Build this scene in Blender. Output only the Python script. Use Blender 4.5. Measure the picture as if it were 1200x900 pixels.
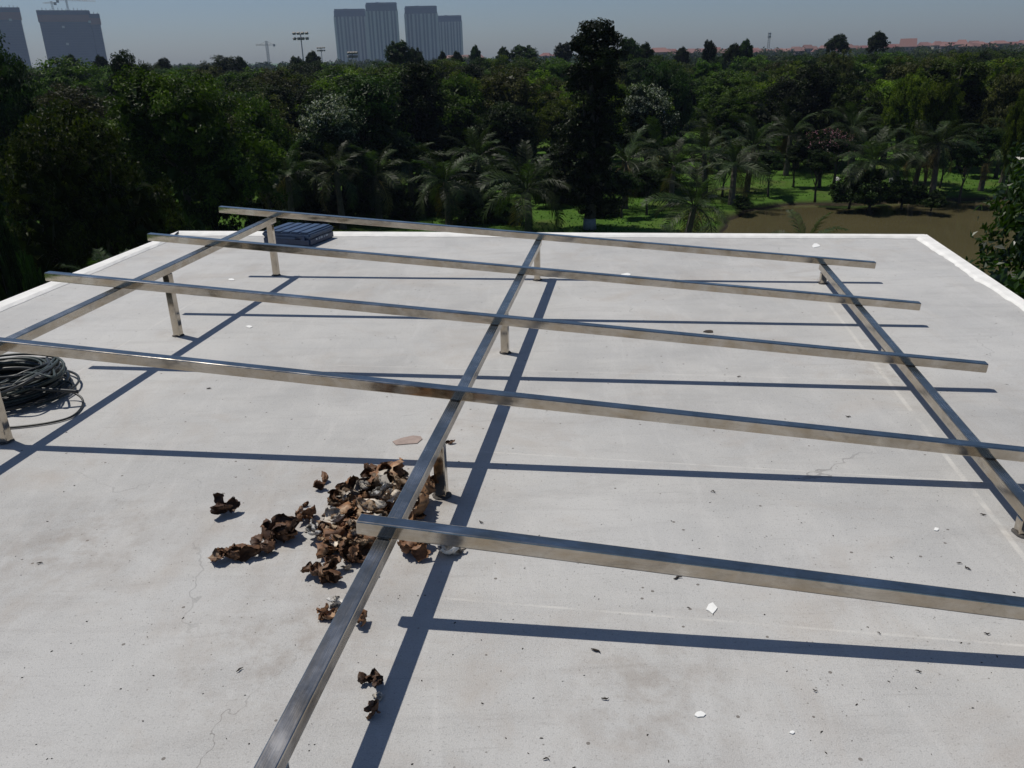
import bpy, bmesh, math, random
import numpy as np
from mathutils import Vector, Matrix

random.seed(7)
RNG = np.random.default_rng(11)
S = bpy.context.scene
for o in list(bpy.data.objects):
    bpy.data.objects.remove(o)

# ------------------------------------------------------------------ camera
F, PITCH, ROLL, EYE = 953.6, math.radians(21.965), math.radians(-1.414), 1.55   # focal length in pixels of a 1200 wide picture
FW = np.array([0, math.cos(PITCH), -math.sin(PITCH)])
_r = np.array([1.0, 0, 0]); _u = np.cross(_r, FW)
RT = _r * math.cos(ROLL) + _u * math.sin(ROLL)
UP = -_r * math.sin(ROLL) + _u * math.cos(ROLL)
cd = bpy.data.cameras.new('camera'); cam = bpy.data.objects.new('camera', cd)
S.collection.objects.link(cam); S.camera = cam
cd.sensor_fit = 'HORIZONTAL'; cd.sensor_width = 36; cd.lens = F / 1200 * 36
cd.clip_start = 0.05; cd.clip_end = 9000
cam.matrix_world = Matrix(((RT[0], UP[0], -FW[0], 0), (RT[1], UP[1], -FW[1], 0), (RT[2], UP[2], -FW[2], EYE), (0, 0, 0, 1)))
S.render.resolution_x, S.render.resolution_y = 1024, 768

# ------------------------------------------------------------------ sky, sun, exposure
SUN_TO = Vector((-0.386, 0.248, 1.0)).normalized()
w = bpy.data.worlds.new('World'); S.world = w; w.use_nodes = True
nt = w.node_tree; nt.nodes.clear()
sky = nt.nodes.new('ShaderNodeTexSky'); sky.sky_type = 'NISHITA'; sky.sun_disc = False
sky.sun_elevation = math.asin(SUN_TO.z); sky.sun_rotation = math.atan2(SUN_TO.x, SUN_TO.y)
sky.air_density = 1.0; sky.dust_density = 0.7; sky.ozone_density = 8.0
bg = nt.nodes.new('ShaderNodeBackground'); bg.inputs['Strength'].default_value = 0.08
wo = nt.nodes.new('ShaderNodeOutputWorld')
nt.links.new(sky.outputs[0], bg.inputs[0]); nt.links.new(bg.outputs[0], wo.inputs[0])
sl = bpy.data.lights.new('sun', 'SUN'); sl.energy = 5.0; sl.angle = math.radians(0.5); sl.color = (1.0, 0.95, 0.865)
so = bpy.data.objects.new('sun', sl); S.collection.objects.link(so)
so.rotation_euler = (-SUN_TO).to_track_quat('-Z', 'Y').to_euler(); so.location = (-8, 6, 25)
S.view_settings.view_transform = 'Standard'; S.view_settings.look = 'None'
S.view_settings.exposure = -0.40; S.view_settings.gamma = 1.0

GZ = -7.0          # garden level; the roof is z = 0

# ------------------------------------------------------------------ pixel helpers (photo is 1200 x 900)
def ray(x, y):
    d = FW * F + RT * (x - 600) + UP * (450 - y)
    return d / np.linalg.norm(d)
def on_plane(x, y, z=0.0):
    d = ray(x, y); t = (z - EYE) / d[2]
    return np.array([0, 0, EYE]) + d * t
def at_range(x, y, D):
    d = ray(x, y); t = D / math.hypot(d[0], d[1])
    return np.array([0, 0, EYE]) + d * t

def chord(x0, x1, y, D):
    return float(np.linalg.norm(at_range(x1, y, D)[:2] - at_range(x0, y, D)[:2]))

# ------------------------------------------------------------------ object helpers
COL = S.collection
def tag(o, label=None, cat=None, group=None, kind=None):
    if label: o['label'] = label
    if cat: o['category'] = cat
    if group: o['group'] = group
    if kind: o['kind'] = kind
    return o
def empty(name, loc=(0, 0, 0), rz=0.0):
    o = bpy.data.objects.new(name, None); COL.objects.link(o)
    o.location = loc; o.rotation_euler = (0, 0, rz); o.empty_display_size = 0.1
    return o
def mesh(name, verts, faces, mat=None, smooth=False, tint=None):
    me = bpy.data.meshes.new(name)
    verts = verts.tolist() if isinstance(verts, np.ndarray) else [tuple(v) for v in verts]
    faces = faces.tolist() if isinstance(faces, np.ndarray) else faces
    me.from_pydata(verts, [], faces)
    if mat: me.materials.append(mat)
    if tint is not None:
        a = me.attributes.new('tint', 'FLOAT', 'FACE'); a.data.foreach_set('value', np.asarray(tint, dtype=np.float32))
    if smooth: me.polygons.foreach_set('use_smooth', [True] * len(me.polygons))
    me.update()
    return me
def obj(name, me, parent=None, loc=(0, 0, 0), rot=(0, 0, 0), scale=(1, 1, 1)):
    o = bpy.data.objects.new(name, me); COL.objects.link(o)
    o.location = loc; o.rotation_euler = rot; o.scale = scale
    if parent: o.parent = parent
    return o
class MB:
    def __init__(s): s.v = []; s.f = []; s.t = []
    def add(s, v, f, t=0.5):
        n = len(s.v); s.v.extend([tuple(map(float, p)) for p in v]); s.f.extend([tuple(i + n for i in q) for q in f]); s.t.extend([t] * len(f))
    def box(s, a, b, t=0.5):
        (x0, y0, z0), (x1, y1, z1) = a, b
        s.add([(x0, y0, z0), (x1, y0, z0), (x1, y1, z0), (x0, y1, z0), (x0, y0, z1), (x1, y0, z1), (x1, y1, z1), (x0, y1, z1)],
              [(0, 3, 2, 1), (4, 5, 6, 7), (0, 1, 5, 4), (1, 2, 6, 5), (2, 3, 7, 6), (3, 0, 4, 7)], t)
    def tube(s, pts, rad, n=6, t=0.5, cap=True):
        pts = [np.asarray(p, float) for p in pts]; k = len(pts)
        rads = rad if hasattr(rad, '__len__') else [rad] * k
        rings = []; ref = np.array([0.13, 0.21, 0.97])
        for i, p in enumerate(pts):
            d = pts[min(i + 1, k - 1)] - pts[max(i - 1, 0)]; d = d / (np.linalg.norm(d) + 1e-9)
            if abs(d @ ref) > 0.95: ref = np.array([0.9, 0.3, 0.1])
            a = np.cross(d, ref); a /= np.linalg.norm(a); b = np.cross(d, a)
            rings.append([p + (a * math.cos(2 * math.pi * j / n) + b * math.sin(2 * math.pi * j / n)) * rads[i] for j in range(n)])
        v = [q for r in rings for q in r]; f = []
        for i in range(k - 1):
            for j in range(n):
                f.append((i * n + j, i * n + (j + 1) % n, (i + 1) * n + (j + 1) % n, (i + 1) * n + j))
        if cap:
            f.append(tuple(range(n))[::-1]); f.append(tuple((k - 1) * n + j for j in range(n)))
        s.add(v, f, t)
    def mesh(s, name, mat, smooth=False): return mesh(name, s.v, s.f, mat, smooth, s.t)

# ------------------------------------------------------------------ materials
def mat(name):
    m = bpy.data.materials.new(name); m.use_nodes = True
    t = m.node_tree; b = t.nodes['Principled BSDF']
    return m, t, b
def N(t, kind, **kw):
    n = t.nodes.new(kind)
    for k, v in kw.items():
        if k in n.inputs.keys(): n.inputs[k].default_value = v
        else: setattr(n, k, v)
    return n
def math_(t, op, a, b=None, c=None, clamp=False):
    n = t.nodes.new('ShaderNodeMath'); n.operation = op; n.use_clamp = clamp
    for i, x in enumerate((a, b, c)):
        if x is None: continue
        if isinstance(x, (int, float)): n.inputs[i].default_value = x
        else: t.links.new(x, n.inputs[i])
    return n.outputs[0]
def mixc(t, fac, a, b, blend='MIX'):
    n = t.nodes.new('ShaderNodeMix'); n.data_type = 'RGBA'; n.blend_type = blend
    for i, x in ((0, fac), (6, a), (7, b)):
        if isinstance(x, (int, float)): n.inputs[i].default_value = x
        elif isinstance(x, tuple): n.inputs[i].default_value = (*x, 1) if len(x) == 3 else x
        else: t.links.new(x, n.inputs[i])
    return n.outputs[2]
def ramp(t, x, lo, hi):
    n = t.nodes.new('ShaderNodeMapRange'); n.inputs[1].default_value = lo; n.inputs[2].default_value = hi
    t.links.new(x, n.inputs[0]); return n.outputs[0]
def coords(t, scale=(1, 1, 1), rz=0.0, src='Object'):
    tc = t.nodes.new('ShaderNodeTexCoord'); mp = t.nodes.new('ShaderNodeMapping')
    mp.inputs['Scale'].default_value = scale; mp.inputs['Rotation'].default_value = (0, 0, rz)
    t.links.new(tc.outputs[src], mp.inputs[0]); return mp.outputs[0]
def noise(t, vec, scale, detail=4, rough=0.55, dist=0.0):
    n = N(t, 'ShaderNodeTexNoise', Scale=scale, Detail=detail, Roughness=rough, Distortion=dist)
    t.links.new(vec, n.inputs['Vector']); return n.outputs[0]
def bump(t, b, h, strength, dist):
    n = N(t, 'ShaderNodeBump', Strength=strength, Distance=dist); t.links.new(h, n.inputs['Height']); t.links.new(n.outputs[0], b.inputs['Normal'])
def simple(name, col, rough=0.6, metal=0.0, var=0.25, scale=8.0, spec=0.5, bmp=0.0):
    m, t, b = mat(name); v = coords(t); f = noise(t, v, scale)
    c = mixc(t, ramp(t, f, 0.3, 0.7), tuple(x * (1 - var) for x in col), tuple(min(1, x * (1 + var)) for x in col))
    t.links.new(c, b.inputs['Base Color']); b.inputs['Roughness'].default_value = rough
    b.inputs['Metallic'].default_value = metal; b.inputs['Specular IOR Level'].default_value = spec
    if bmp: bump(t, b, f, 0.5, bmp)
    return m

# frame axes found from the photograph
FO = np.array([0, 3.5, 0.2616]); FU = np.array([0.9855, -0.15048, -0.0784]); FV = np.array([0.15136, 0.98846, 0.00538]); FN = np.array([0.07668, -0.01717, 0.99691])
def fpt(u, v, n=0.0): return FO + FU * u + FV * (v - 3.5) + FN * n

def concrete_material():
    m, t, b = mat('weathered_concrete'); v = coords(t)
    big = noise(t, v, 0.55, 5, 0.6); mid = noise(t, v, 3.2, 6, 0.65, 0.6)
    st = noise(t, coords(t, (1.2, 7.0, 1), 0.35), 1.3, 6, 0.7, 0.8)
    st2 = noise(t, coords(t, (9.0, 1.4, 1), -0.5), 1.1, 5, 0.7, 1.2)
    c = mixc(t, ramp(t, big, 0.38, 0.62), (0.315, 0.313, 0.308), (0.435, 0.432, 0.422))
    c = mixc(t, math_(t, 'MULTIPLY', ramp(t, mid, 0.42, 0.75), 0.55), c, (0.50, 0.49, 0.47))
    c = mixc(t, math_(t, 'MULTIPLY', ramp(t, st, 0.5, 0.72), 0.5), c, (0.27, 0.262, 0.255))
    c = mixc(t, math_(t, 'MULTIPLY', ramp(t, st2, 0.52, 0.75), 0.4), c, (0.52, 0.512, 0.50))
    # sand grain and pits
    g = noise(t, v, 260, 2, 0.7); c = mixc(t, math_(t, 'MULTIPLY', ramp(t, g, 0.35, 0.7), 0.55), c, (0.56, 0.55, 0.53))
    g2 = noise(t, v, 120, 3, 0.7); c = mixc(t, math_(t, 'MULTIPLY', ramp(t, g2, 0.58, 0.70), 0.5), c, (0.13, 0.125, 0.12))
    dsh = noise(t, coords(t, (45, 150, 1), 0.15), 1.0, 4, 0.7, 0.5); dm = ramp(t, noise(t, v, 2.4, 4, 0.6), 0.42, 0.62)
    c = mixc(t, math_(t, 'MULTIPLY', math_(t, 'MULTIPLY', ramp(t, dsh, 0.60, 0.70), dm), 0.55), c, (0.17, 0.165, 0.16))
    tan = noise(t, coords(t, (1, 1, 1), 0.9), 1.7, 6, 0.68, 0.7); c = mixc(t, math_(t, 'MULTIPLY', ramp(t, tan, 0.52, 0.74), 0.40), c, (0.33, 0.275, 0.225))
    scr = noise(t, coords(t, (3.0, 60, 1), 0.22), 1.0, 3, 0.6, 0.3); c = mixc(t, math_(t, 'MULTIPLY', ramp(t, scr, 0.62, 0.72), 0.22), c, (0.25, 0.24, 0.23))
    sp = N(t, 'ShaderNodeTexVoronoi', Scale=13.0); t.links.new(v, sp.inputs['Vector'])
    spk = math_(t, 'MULTIPLY', math_(t, 'LESS_THAN', sp.outputs['Distance'], 0.07), math_(t, 'GREATER_THAN', noise(t, v, 2.1, 2), 0.5))
    c = mixc(t, math_(t, 'MULTIPLY', spk, 0.75), c, (0.09, 0.075, 0.06))
    sp3 = N(t, 'ShaderNodeTexVoronoi', Scale=31.0); t.links.new(v, sp3.inputs['Vector'])
    spk3 = math_(t, 'MULTIPLY', math_(t, 'LESS_THAN', sp3.outputs['Distance'], 0.09), math_(t, 'GREATER_THAN', noise(t, v, 1.3, 3), 0.52))
    c = mixc(t, math_(t, 'MULTIPLY', spk3, 0.6), c, (0.12, 0.11, 0.095))
    # thin cracks
    wv = N(t, 'ShaderNodeTexVoronoi', Scale=0.8, feature='DISTANCE_TO_EDGE'); dn = N(t, 'ShaderNodeTexNoise', Scale=2.6, Detail=4, Roughness=0.55)
    t.links.new(v, dn.inputs['Vector'])
    vm = t.nodes.new('ShaderNodeVectorMath'); vm.operation = 'MULTIPLY_ADD'; t.links.new(dn.outputs['Color'], vm.inputs[0]); vm.inputs[1].default_value = (0.55, 0.55, 0); t.links.new(v, vm.inputs[2])
    t.links.new(vm.outputs[0], wv.inputs['Vector'])
    cr = math_(t, 'MULTIPLY', math_(t, 'LESS_THAN', wv.outputs['Distance'], 0.0016), ramp(t, noise(t, v, 1.1, 3), 0.54, 0.66))
    c = mixc(t, math_(t, 'MULTIPLY', cr, 0.4), c, (0.10, 0.095, 0.09))
    # scribed pale mortar lines and one long crack, each a stain with its own shape
    sx = t.nodes.new('ShaderNodeSeparateXYZ'); t.links.new(vm.outputs[0], sx.inputs[0])
    s0 = t.nodes.new('ShaderNodeSeparateXYZ'); t.links.new(v, s0.inputs[0])
    def line(p, q, wid, X, Y, off=0.0):
        a, bb = on_plane(*p)[:2], on_plane(*q)[:2]; d = bb - a; L = np.linalg.norm(d); d /= L; n = np.array([-d[1], d[0]])
        dist = math_(t, 'ABSOLUTE', math_(t, 'ADD', math_(t, 'ADD', math_(t, 'MULTIPLY', X, float(n[0])), math_(t, 'MULTIPLY', Y, float(n[1]))), float(-(n @ a)) - off))
        al = math_(t, 'ADD', math_(t, 'ADD', math_(t, 'MULTIPLY', X, float(d[0])), math_(t, 'MULTIPLY', Y, float(d[1]))), float(-(d @ a)))
        inside = math_(t, 'MULTIPLY', math_(t, 'GREATER_THAN', al, 0.0), math_(t, 'LESS_THAN', al, float(L)))
        k = math_(t, 'SUBTRACT', 1.0, math_(t, 'DIVIDE', dist, wid), clamp=True)
        return math_(t, 'MULTIPLY', math_(t, 'MULTIPLY', k, 2.2, clamp=True), inside)
    brk = ramp(t, noise(t, v, 7.0, 5, 0.7), 0.36, 0.6)
    for p, q, wd, s in (((520, 701), (1290, 764), 0.006, 0.5), ((560, 529), (1290, 573), 0.006, 0.45), ((395, 428), (1010, 445), 0.008, 0.3),
                        ((968, 352), (1240, 705), 0.013, 0.55), ((236, 348), (60, 455), 0.010, 0.35), ((0, 262), (0, 262.5), 0.01, 0.0)):
        if s == 0: continue
        c = mixc(t, math_(t, 'MULTIPLY', math_(t, 'MULTIPLY', line(p, q, wd, s0.outputs[0], s0.outputs[1]), brk), s), c, (0.60, 0.585, 0.55))
    ck = line((467, 672), (352, 905), 0.0020, sx.outputs[0], sx.outputs[1], off=-0.03)
    c = mixc(t, math_(t, 'MULTIPLY', math_(t, 'MULTIPLY', ck, brk), 0.5), c, (0.10, 0.09, 0.085))
    # brown leaf stain round the pile
    pc = on_plane(420, 610)
    vd = N(t, 'ShaderNodeVectorMath', operation='DISTANCE'); t.links.new(v, vd.inputs[0]); vd.inputs[1].default_value = tuple(pc)
    stn = math_(t, 'MULTIPLY', ramp(t, vd.outputs['Value'], 0.75, 0.1), ramp(t, noise(t, v, 4.5, 5, 0.7), 0.42, 0.68))
    c = mixc(t, math_(t, 'MULTIPLY', stn, 0.55), c, (0.25, 0.19, 0.14))
    for (px_, py_), rad_ in (((325, 322), 0.16), ((209, 392), 0.15), ((8, 517), 0.16), ((630, 328), 0.16), ((591, 413), 0.12), ((516, 582), 0.18), ((964, 329), 0.16), ((1197, 621), 0.18), ((1040, 438), 0.22), ((90, 640), 0.5), ((330, 760), 0.45), ((760, 815), 0.4), ((1010, 420), 0.2)):
        q_ = N(t, 'ShaderNodeVectorMath', operation='DISTANCE'); t.links.new(v, q_.inputs[0]); q_.inputs[1].default_value = tuple(on_plane(px_, py_))
        k_ = math_(t, 'MULTIPLY', ramp(t, q_.outputs['Value'], rad_, rad_ * 0.15), ramp(t, noise(t, coords(t, (1, 1, 1), px_ * 0.1), 9.0, 5, 0.7), 0.44, 0.62))
        c = mixc(t, math_(t, 'MULTIPLY', k_, 0.35), c, (0.20, 0.155, 0.12))
    t.links.new(c, b.inputs['Base Color']); 
    rr = ramp(t, mid, 0.3, 0.7); t.links.new(math_(t, 'MULTIPLY_ADD', rr, 0.2, 0.62), b.inputs['Roughness'])
    b.inputs['Specular IOR Level'].default_value = 0.35
    h = math_(t, 'ADD', math_(t, 'MULTIPLY', g, 0.9), math_(t, 'ADD', math_(t, 'MULTIPLY', mid, 2.0), math_(t, 'MULTIPLY', cr, -2.0)))
    bump(t, b, h, 0.55, 0.004)
    return m

def steel_material(name='dusty_stainless_steel', r0=0.07):
    m, t, b = mat(name); v = coords(t)
    str_ = noise(t, coords(t, (0.8, 26, 26)), 5.0, 4, 0.6); blot = noise(t, v, 6.0, 5, 0.65, 0.4); fin = noise(t, coords(t, (0.25, 40, 40)), 9.0, 3, 0.6)
    c = mixc(t, ramp(t, blot, 0.35, 0.7), (0.40, 0.355, 0.29), (0.62, 0.585, 0.53))
    c = mixc(t, math_(t, 'MULTIPLY', ramp(t, str_, 0.5, 0.8), 0.35), c, (0.33, 0.27, 0.20))
    amb = noise(t, coords(t, (1.6, 5, 5)), 2.6, 5, 0.65, 1.2); c = mixc(t, math_(t, 'MULTIPLY', ramp(t, amb, 0.48, 0.66), 0.45), c, (0.40, 0.31, 0.20))
    c = mixc(t, math_(t, 'MULTIPLY', ramp(t, noise(t, coords(t, (2.5, 7, 7)), 3.1, 5, 0.7, 1.5), 0.52, 0.66), 0.28), c, (0.16, 0.14, 0.12))
    t.links.new(c, b.inputs['Base Color']); b.inputs['Metallic'].default_value = 1.0
    r = math_(t, 'ADD', math_(t, 'MULTIPLY_ADD', ramp(t, blot, 0.3, 0.75), 0.10, r0), math_(t, 'MULTIPLY', ramp(t, fin, 0.45, 0.8), 0.07))
    t.links.new(r, b.inputs['Roughness'])
    bump(t, b, noise(t, coords(t, (1, 2.5, 2.5)), 4.0, 2, 0.5), 0.30, 0.01)
    return m

def leaf_material(name, dark, light, trans=0.3, gloss=0.5, tipcol=None, spec=0.12):
    m = bpy.data.materials.new(name); m.use_nodes = True; t = m.node_tree; b = t.nodes['Principled BSDF']
    at = t.nodes.new('ShaderNodeAttribute'); at.attribute_name = 'tint'
    oi = t.nodes.new('ShaderNodeObjectInfo')
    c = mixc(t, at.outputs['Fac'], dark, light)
    hs = t.nodes.new('ShaderNodeHueSaturation'); t.links.new(c, hs.inputs['Color'])
    t.links.new(math_(t, 'MULTIPLY_ADD', oi.outputs['Random'], 0.035, 0.490), hs.inputs['Hue']); t.links.new(math_(t, 'MULTIPLY_ADD', oi.outputs['Random'], 0.9, 0.42), hs.inputs['Value'])
    c = hs.outputs[0]
    if tipcol: c = mixc(t, math_(t, 'GREATER_THAN', at.outputs['Fac'], 0.93), c, tipcol)
    t.links.new(c, b.inputs['Base Color']); b.inputs['Roughness'].default_value = gloss; b.inputs['Specular IOR Level'].default_value = spec
    tr = t.nodes.new('ShaderNodeBsdfTranslucent'); t.links.new(mixc(t, 1.0, c, (1.25, 1.5, 0.5), 'MULTIPLY'), tr.inputs['Color'])
    mx = t.nodes.new('ShaderNodeMixShader'); mx.inputs[0].default_value = trans
    t.links.new(b.outputs[0], mx.inputs[1]); t.links.new(tr.outputs[0], mx.inputs[2]); t.links.new(mx.outputs[0], t.nodes['Material Output'].inputs[0])
    return m

def dry_leaf_material(name, dark, mid_, pale, amt):
    m, t, b = mat(name); oi = t.nodes.new('ShaderNodeObjectInfo'); v = coords(t)
    at = t.nodes.new('ShaderNodeAttribute'); at.attribute_name = 'tint'
    n1 = noise(t, v, 28, 5, 0.65, 0.8); n2 = noise(t, coords(t, (1, 1, 1), 1.0), 16, 4, 0.6, 0.5)
    c = mixc(t, ramp(t, n1, 0.35, 0.68), dark, mid_)
    f = math_(t, 'MULTIPLY', ramp(t, math_(t, 'ADD', n2, math_(t, 'MULTIPLY', at.outputs['Fac'], 0.45)), 0.95 - amt, 1.12 - amt), 0.85)
    c = mixc(t, f, c, pale)
    hs = t.nodes.new('ShaderNodeHueSaturation'); t.links.new(c, hs.inputs['Color']); t.links.new(math_(t, 'MULTIPLY_ADD', oi.outputs['Random'], 0.8, 0.65), hs.inputs['Value'])
    t.links.new(hs.outputs[0], b.inputs['Base Color']); b.inputs['Roughness'].default_value = 0.6; b.inputs['Specular IOR Level'].default_value = 0.35
    bump(t, b, noise(t, v, 90, 4, 0.7), 0.6, 0.004)
    return m

M = {}
M['concrete'] = concrete_material()
M['steel'] = steel_material(); M['steel_dull'] = steel_material('scuffed_stainless_steel', 0.19)
M['rim'] = simple('white_rim_paint', (0.72, 0.71, 0.68), 0.7, var=0.10, scale=9, bmp=0.004)
M['wall'] = simple('cream_render', (0.55, 0.50, 0.42), 0.85, var=0.08, scale=3)
M['mortar'] = simple('dark_mortar', (0.06, 0.055, 0.05), 0.9, var=0.5, scale=60, bmp=0.004)
M['weld'] = simple('burnt_weld', (0.16, 0.13, 0.10), 0.45, 0.8, var=0.5, scale=80, bmp=0.003)
M['rubber'] = simple('black_rubber', (0.018, 0.02, 0.02), 0.42, var=0.35, scale=20)
M['rubber_green'] = simple('dusty_green_black_rubber', (0.03, 0.042, 0.038), 0.5, var=0.4, scale=20)
M['navy'] = simple('navy_plastic', (0.010, 0.032, 0.085), 0.42, var=0.2, scale=14)
M['navy_lid'] = simple('dusty_navy_lid', (0.022, 0.052, 0.112), 0.5, var=0.3, scale=14)
M['pale_print'] = simple('pale_print', (0.35, 0.40, 0.46), 0.6, var=0.1)
M['dry'] = dry_leaf_material('dried_brown_leaf', (0.065, 0.029, 0.014), (0.30, 0.155, 0.075), (0.46, 0.36, 0.25), 0.10)
M['dry_light'] = dry_leaf_material('dried_tan_leaf', (0.10, 0.05, 0.025), (0.30, 0.17, 0.085), (0.52, 0.42, 0.30), 0.14)
M['dry_dark'] = dry_leaf_material('dried_dark_leaf', (0.034, 0.016, 0.009), (0.15, 0.078, 0.04), (0.30, 0.21, 0.13), 0.0)
M['dry_pale'] = dry_leaf_material('dried_bleached_leaf', (0.10, 0.06, 0.032), (0.33, 0.23, 0.14), (0.66, 0.60, 0.51), 0.25)
M['petal'] = dry_leaf_material('bleached_white_leaf', (0.30, 0.27, 0.23), (0.45, 0.43, 0.39), (0.66, 0.64, 0.60), 0.25)
M['chip'] = simple('white_paint_chip', (0.75, 0.75, 0.73), 0.7, var=0.06)
M['twig'] = simple('dark_twig', (0.03, 0.022, 0.016), 0.85, var=0.4, scale=60)
M['bark'] = simple('grey_brown_bark', (0.065, 0.052, 0.04), 0.9, var=0.45, scale=9, bmp=0.03)
M['lime'] = simple('limewashed_bark', (0.22, 0.24, 0.26), 0.85, var=0.2, scale=9)
M['palm_bark'] = simple('palm_bark', (0.10, 0.085, 0.065), 0.9, var=0.4, scale=12, bmp=0.03)
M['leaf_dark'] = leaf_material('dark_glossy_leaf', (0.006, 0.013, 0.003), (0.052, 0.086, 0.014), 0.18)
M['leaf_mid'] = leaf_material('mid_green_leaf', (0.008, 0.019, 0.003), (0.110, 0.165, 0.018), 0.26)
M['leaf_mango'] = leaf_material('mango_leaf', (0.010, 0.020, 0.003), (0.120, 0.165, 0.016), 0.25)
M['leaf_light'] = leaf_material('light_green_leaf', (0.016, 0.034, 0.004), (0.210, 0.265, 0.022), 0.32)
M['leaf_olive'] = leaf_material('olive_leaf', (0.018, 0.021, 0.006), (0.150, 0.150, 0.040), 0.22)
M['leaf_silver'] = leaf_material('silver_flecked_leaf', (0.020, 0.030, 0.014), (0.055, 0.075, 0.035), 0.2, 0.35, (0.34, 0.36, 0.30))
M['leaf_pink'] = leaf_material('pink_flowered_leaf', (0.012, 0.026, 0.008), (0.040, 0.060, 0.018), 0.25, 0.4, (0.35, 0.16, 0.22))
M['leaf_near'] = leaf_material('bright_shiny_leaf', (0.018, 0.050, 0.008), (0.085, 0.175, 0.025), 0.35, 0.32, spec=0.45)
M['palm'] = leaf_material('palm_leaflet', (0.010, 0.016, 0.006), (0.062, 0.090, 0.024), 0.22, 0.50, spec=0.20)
M['palm_dry'] = leaf_material('dry_palm_leaflet', (0.10, 0.075, 0.030), (0.22, 0.17, 0.07), 0.2, 0.5)
M['grassblade'] = leaf_material('grass_blade', (0.025, 0.070, 0.008), (0.060, 0.130, 0.016), 0.35, 0.5)
M['stone'] = simple('pale_stone', (0.5, 0.5, 0.48), 0.8, var=0.2, scale=6)
M['galv'] = simple('galvanised_grey', (0.30, 0.30, 0.30), 0.5, 0.3, var=0.15)
M['crane'] = simple('crane_paint', (0.20, 0.18, 0.15), 0.6, var=0.2)
M['t_net'] = simple('blue_site_netting', (0.055, 0.07, 0.11), 0.9, var=0.15, scale=0.08)
M['t_band'] = simple('orange_site_band', (0.20, 0.10, 0.075), 0.9, var=0.15, scale=0.05)
M['t_slab'] = simple('grey_slab_edge', (0.10, 0.11, 0.135), 0.9, var=0.1, scale=0.05)
M['t_wall'] = simple('tower_wall', (0.13, 0.145, 0.18), 0.85, var=0.1, scale=0.03)
M['t_pier'] = simple('tower_pale_pier', (0.40, 0.40, 0.40), 0.85, var=0.08, scale=0.03)
M['t_crown'] = simple('tower_blue_crown', (0.05, 0.07, 0.115), 0.7, var=0.1, scale=0.03)
M['h_wall'] = [simple('house_wall_cream', (0.30, 0.25, 0.21), 0.9, var=0.1), simple('house_wall_pink', (0.24, 0.16, 0.14), 0.9, var=0.1), simple('house_wall_grey', (0.25, 0.23, 0.22), 0.9, var=0.1)]
M['h_roof'] = [simple('house_roof_red', (0.17, 0.062, 0.05), 0.85, var=0.15), simple('house_roof_brick', (0.15, 0.075, 0.06), 0.85, var=0.15), simple('house_roof_pinkish', (0.20, 0.10, 0.085), 0.85, var=0.15)]
M['window'] = simple('dark_window', (0.03, 0.035, 0.04), 0.2)

# ground
def ground_material():
    m, t, b = mat('lawn_and_soil'); v = coords(t)
    n1 = noise(t, v, 0.16, 5, 0.6); n2 = noise(t, v, 1.6, 5, 0.65); n3 = noise(t, v, 9.0, 4, 0.7)
    c = mixc(t, ramp(t, n2, 0.3, 0.7), (0.040, 0.095, 0.010), (0.075, 0.150, 0.018))
    c = mixc(t, math_(t, 'MULTIPLY', ramp(t, n1, 0.52, 0.68), 0.7), c, (0.095, 0.080, 0.030))
    c = mixc(t, math_(t, 'MULTIPLY', ramp(t, n3, 0.45, 0.75), 0.5), c, (0.022, 0.055, 0.006))
    # bare muddy bank below garden level
    sz = t.nodes.new('ShaderNodeSeparateXYZ'); t.links.new(v, sz.inputs[0])
    c = mixc(t, ramp(t, sz.outputs[2], GZ - 0.06, GZ - 0.24), c, (0.030, 0.024, 0.015))
    t.links.new(c, b.inputs['Base Color']); b.inputs['Roughness'].default_value = 0.9; b.inputs['Specular IOR Level'].default_value = 0.15
    bump(t, b, n3, 0.8, 0.12)
    return m
M['ground'] = ground_material()
def water_material():
    m, t, b = mat('murky_pond_water'); v = coords(t)
    c = mixc(t, ramp(t, noise(t, v, 0.12, 3), 0.35, 0.65), (0.070, 0.061, 0.030), (0.088, 0.076, 0.038))
    t.links.new(c, b.inputs['Base Color']); b.inputs['Roughness'].default_value = 0.03; b.inputs['IOR'].default_value = 1.33
    h = math_(t, 'ADD', noise(t, coords(t, (1.0, 2.2, 1)), 1.8, 4, 0.6), math_(t, 'MULTIPLY', noise(t, v, 7.0, 2), 0.25))
    bump(t, b, h, 0.12, 0.03)
    return m
M['water'] = water_material()
M['path'] = simple('sandy_path', (0.40, 0.34, 0.27), 0.95, var=0.2, scale=1.5)

# ------------------------------------------------------------------ terrain and pond
WZ = GZ - 0.30
pond = np.array([on_plane(x, y, WZ)[:2] for x, y in ((838, 330), (842, 285), (850, 262), (880, 248), (905, 243), (935, 240), (1000, 240), (1060, 237), (1120, 235), (1200, 233), (1290, 231), (1420, 228), (1700, 420), (1250, 470), (950, 380))])
def poly_sdf(P, poly):
    d = np.full(len(P), 1e9); inside = np.zeros(len(P), bool); n = len(poly)
    for i in range(n):
        a, b = poly[i], poly[(i + 1) % n]; e = b - a; w_ = P - a
        tt = np.clip((w_ @ e) / (e @ e), 0, 1); d = np.minimum(d, np.linalg.norm(w_ - tt[:, None] * e, axis=1))
        c = ((a[1] <= P[:, 1]) & (b[1] > P[:, 1])) | ((b[1] <= P[:, 1]) & (a[1] > P[:, 1]))
        xi = a[0] + (P[:, 1] - a[1]) / (b[1] - a[1] + 1e-12) * e[0]
        inside ^= c & (P[:, 0] < xi)
    return np.where(inside, -d, d)
n = 190
s = np.linspace(-1, 1, n); ax = 75 * s + 3900 * s ** 7
X, Y = np.meshgrid(ax, ax + 42); P = np.stack([X.ravel(), Y.ravel()], 1)
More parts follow.
